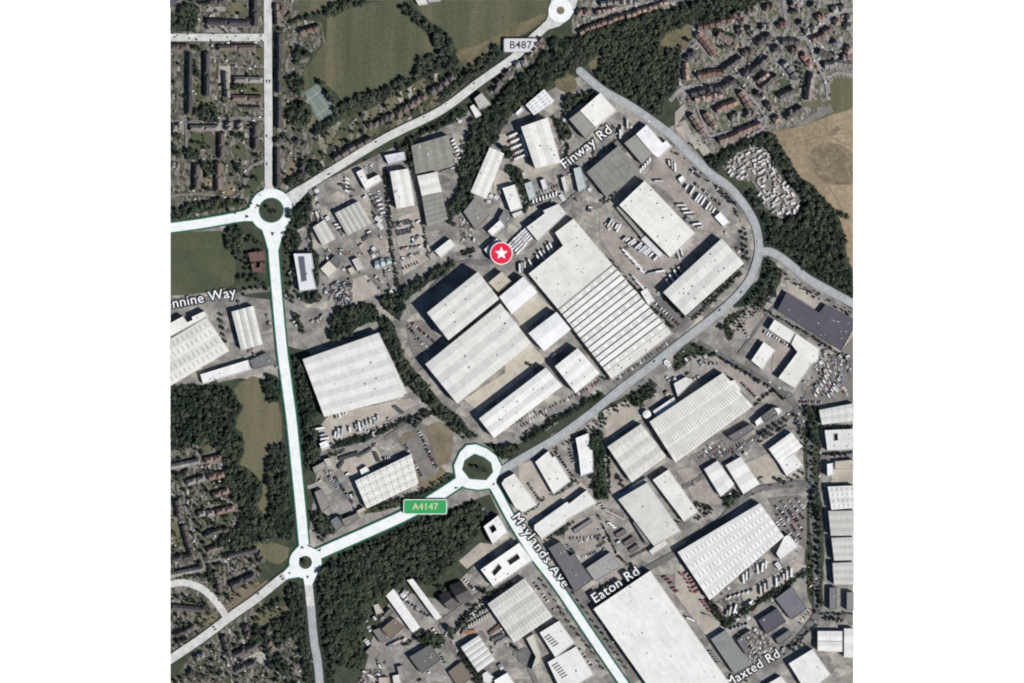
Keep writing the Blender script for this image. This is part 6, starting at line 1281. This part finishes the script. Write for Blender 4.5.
# ================================================================ SIGNS
def text_mesh(name, s, size, loc, ang, z, color, off=0.0, parent=None, ext=.12, gap=1.04):
    cu = bpy.data.curves.new(name, 'FONT'); cu.body = s; cu.size = size; cu.align_x = 'CENTER'; cu.align_y = 'CENTER'; cu.extrude = ext; cu.offset = off; cu.resolution_u = 3; cu.space_character = gap
    o = bpy.data.objects.new(name+'_tmp', cu); COL.objects.link(o)
    dg = bpy.context.evaluated_depsgraph_get(); dg.update()
    me = bpy.data.meshes.new_from_object(o.evaluated_get(dg)); bpy.data.objects.remove(o)
    me.materials.clear(); me.materials.append(MAT['sign face']); me.name = name
    bm = bmesh.new(); bm.from_mesh(me); bpy.data.meshes.remove(me)
    bmesh.ops.transform(bm, matrix=Matrix.Translation((*loc, z)) @ Matrix.Rotation(R(ang), 4, 'Z'), verts=bm.verts[:])
    return mesh_obj(name, bm, 'sign face', parent, color)
def rrect(c, w_, h_, r, n=5):
    P = []
    for sx_, sy_, a0 in ((1,1,0),(-1,1,90),(-1,-1,180),(1,-1,270)):
        for i in range(n+1):
            a = R(a0+90*i/n); P.append(c+Vector((sx_*(w_/2-r)+math.cos(a)*r, sy_*(h_/2-r)+math.sin(a)*r)))
    return P
def plate(nm, P, z0, z1, color, parent):
    bm = bmesh.new(); P = ccw(P); lo = [bm.verts.new((p.x,p.y,z0)) for p in P]; hi = [bm.verts.new((p.x,p.y,z1)) for p in P]; n = len(P)
    bm.faces.new(hi); bm.faces.new(lo[::-1])
    for i in range(n): bm.faces.new((lo[i], lo[(i+1)%n], hi[(i+1)%n], hi[i]))
    return mesh_obj(nm, bm, 'sign face', parent, color)
def post(c, h, parent):
    bm = bmesh.new(); box_bm(bm, c, Vector((.25,0)), Vector((0,.25)), 0, h); mesh_obj('post', bm, 'solid', parent, (.2,.2,.2))
def number_sign(label, c, w_, h_, face, rim, txt, tcol, s, z):
    c = pts(c)[0]; t = thing('road_number_sign', label, 'road sign', (*c, 0))
    plate('rim', rrect(c, w_*S, h_*S, 3), z-.5, z, rim, t); plate('face', rrect(c, (w_-1.4)*S, (h_-1.4)*S, 2.4), z-.4, z+.1, face, t)
    text_mesh('lettering', txt, s*S, c, 0, z+.2, tcol, .12, t, .05)
    for q in (-.4, .4): post(c+Vector((q*w_*S, 0)), z-.4, t)
number_sign('light grey road number plate reading B487 above the northern main road', 'M 520.6,45.6', 34, 14.2, (.52,.52,.53), (.25,.25,.26), 'B487', (.03,.03,.033), 10.6, 4.5)
number_sign('green road number plate reading A4147 with a white rim', 'M 425.3,506.6', 43.5, 15, (.03,.28,.085), (.68,.72,.68), 'A4147', (.52,.54,.30), 9.4, 4.5)
def street(label, txt, spec, size, z, gap=1.06):
    a, b = pts(spec); c = (a+b)/2; ang = math.degrees(math.atan2(b.y-a.y, b.x-a.x))
    t = thing('street_name_lettering', label, 'street name', (*c, 0))
    text_mesh('letter_outline', txt, size*S, c, ang, z, (.03,.03,.032), 1.9, t, .1, gap); text_mesh('lettering', txt, size*S, c, ang, z+.3, (.74,.74,.74), .0, t, .1, gap)
street('white street lettering reading Finway Rd between the factories', 'Finway Rd', 'H4 95,510 400,270', 14.0, 1.2)
street('white street lettering reading Maylands Ave down the diagonal avenue', 'Maylands Ave', 'D3 32,36 240,322', 14.0, 1.2, 1.14)
street('white street lettering reading Eaton Rd in the warehouse shadow', 'Eaton Rd', 'D3 340,362 498,258', 14.0, 5.5)
street('white street lettering reading Maxted Rd near the bottom edge', 'Maxted Rd', 'D4 205,680 384,574', 13.2, 1.2)
street('white street lettering reading ennine Way at the western edge', 'ennine Way', 'I1 35,98 448,20', 14.0, 1.2)
c = pts('M 501.4,253.6')[0]; t = thing('star_disc_sign', 'round red disc sign with a white star and white rim', 'sign', (*c, 0))
plate('rim', circle(c, 11.3*S, 48), 11, 11.5, (.74,.70,.70), t); plate('disc', circle(c, 10.4*S, 48), 11.1, 11.6, (.60,.016,.045), t)
plate('star', [c+Vector((math.cos(R(90+36*i)), math.sin(R(90+36*i))))*S*(6.6 if i % 2 == 0 else 2.9) for i in range(10)], 11.2, 11.7, (.78,.78,.78), t)
post(c, 11.2, t)

for o in bpy.data.objects:
    if 'label' in o and len(o['label'].split()) > 16: print('LONG', o['label'])
from collections import Counter
print(Counter(o.name.split('.')[0] for o in bpy.data.objects if o.parent is None).most_common(30))
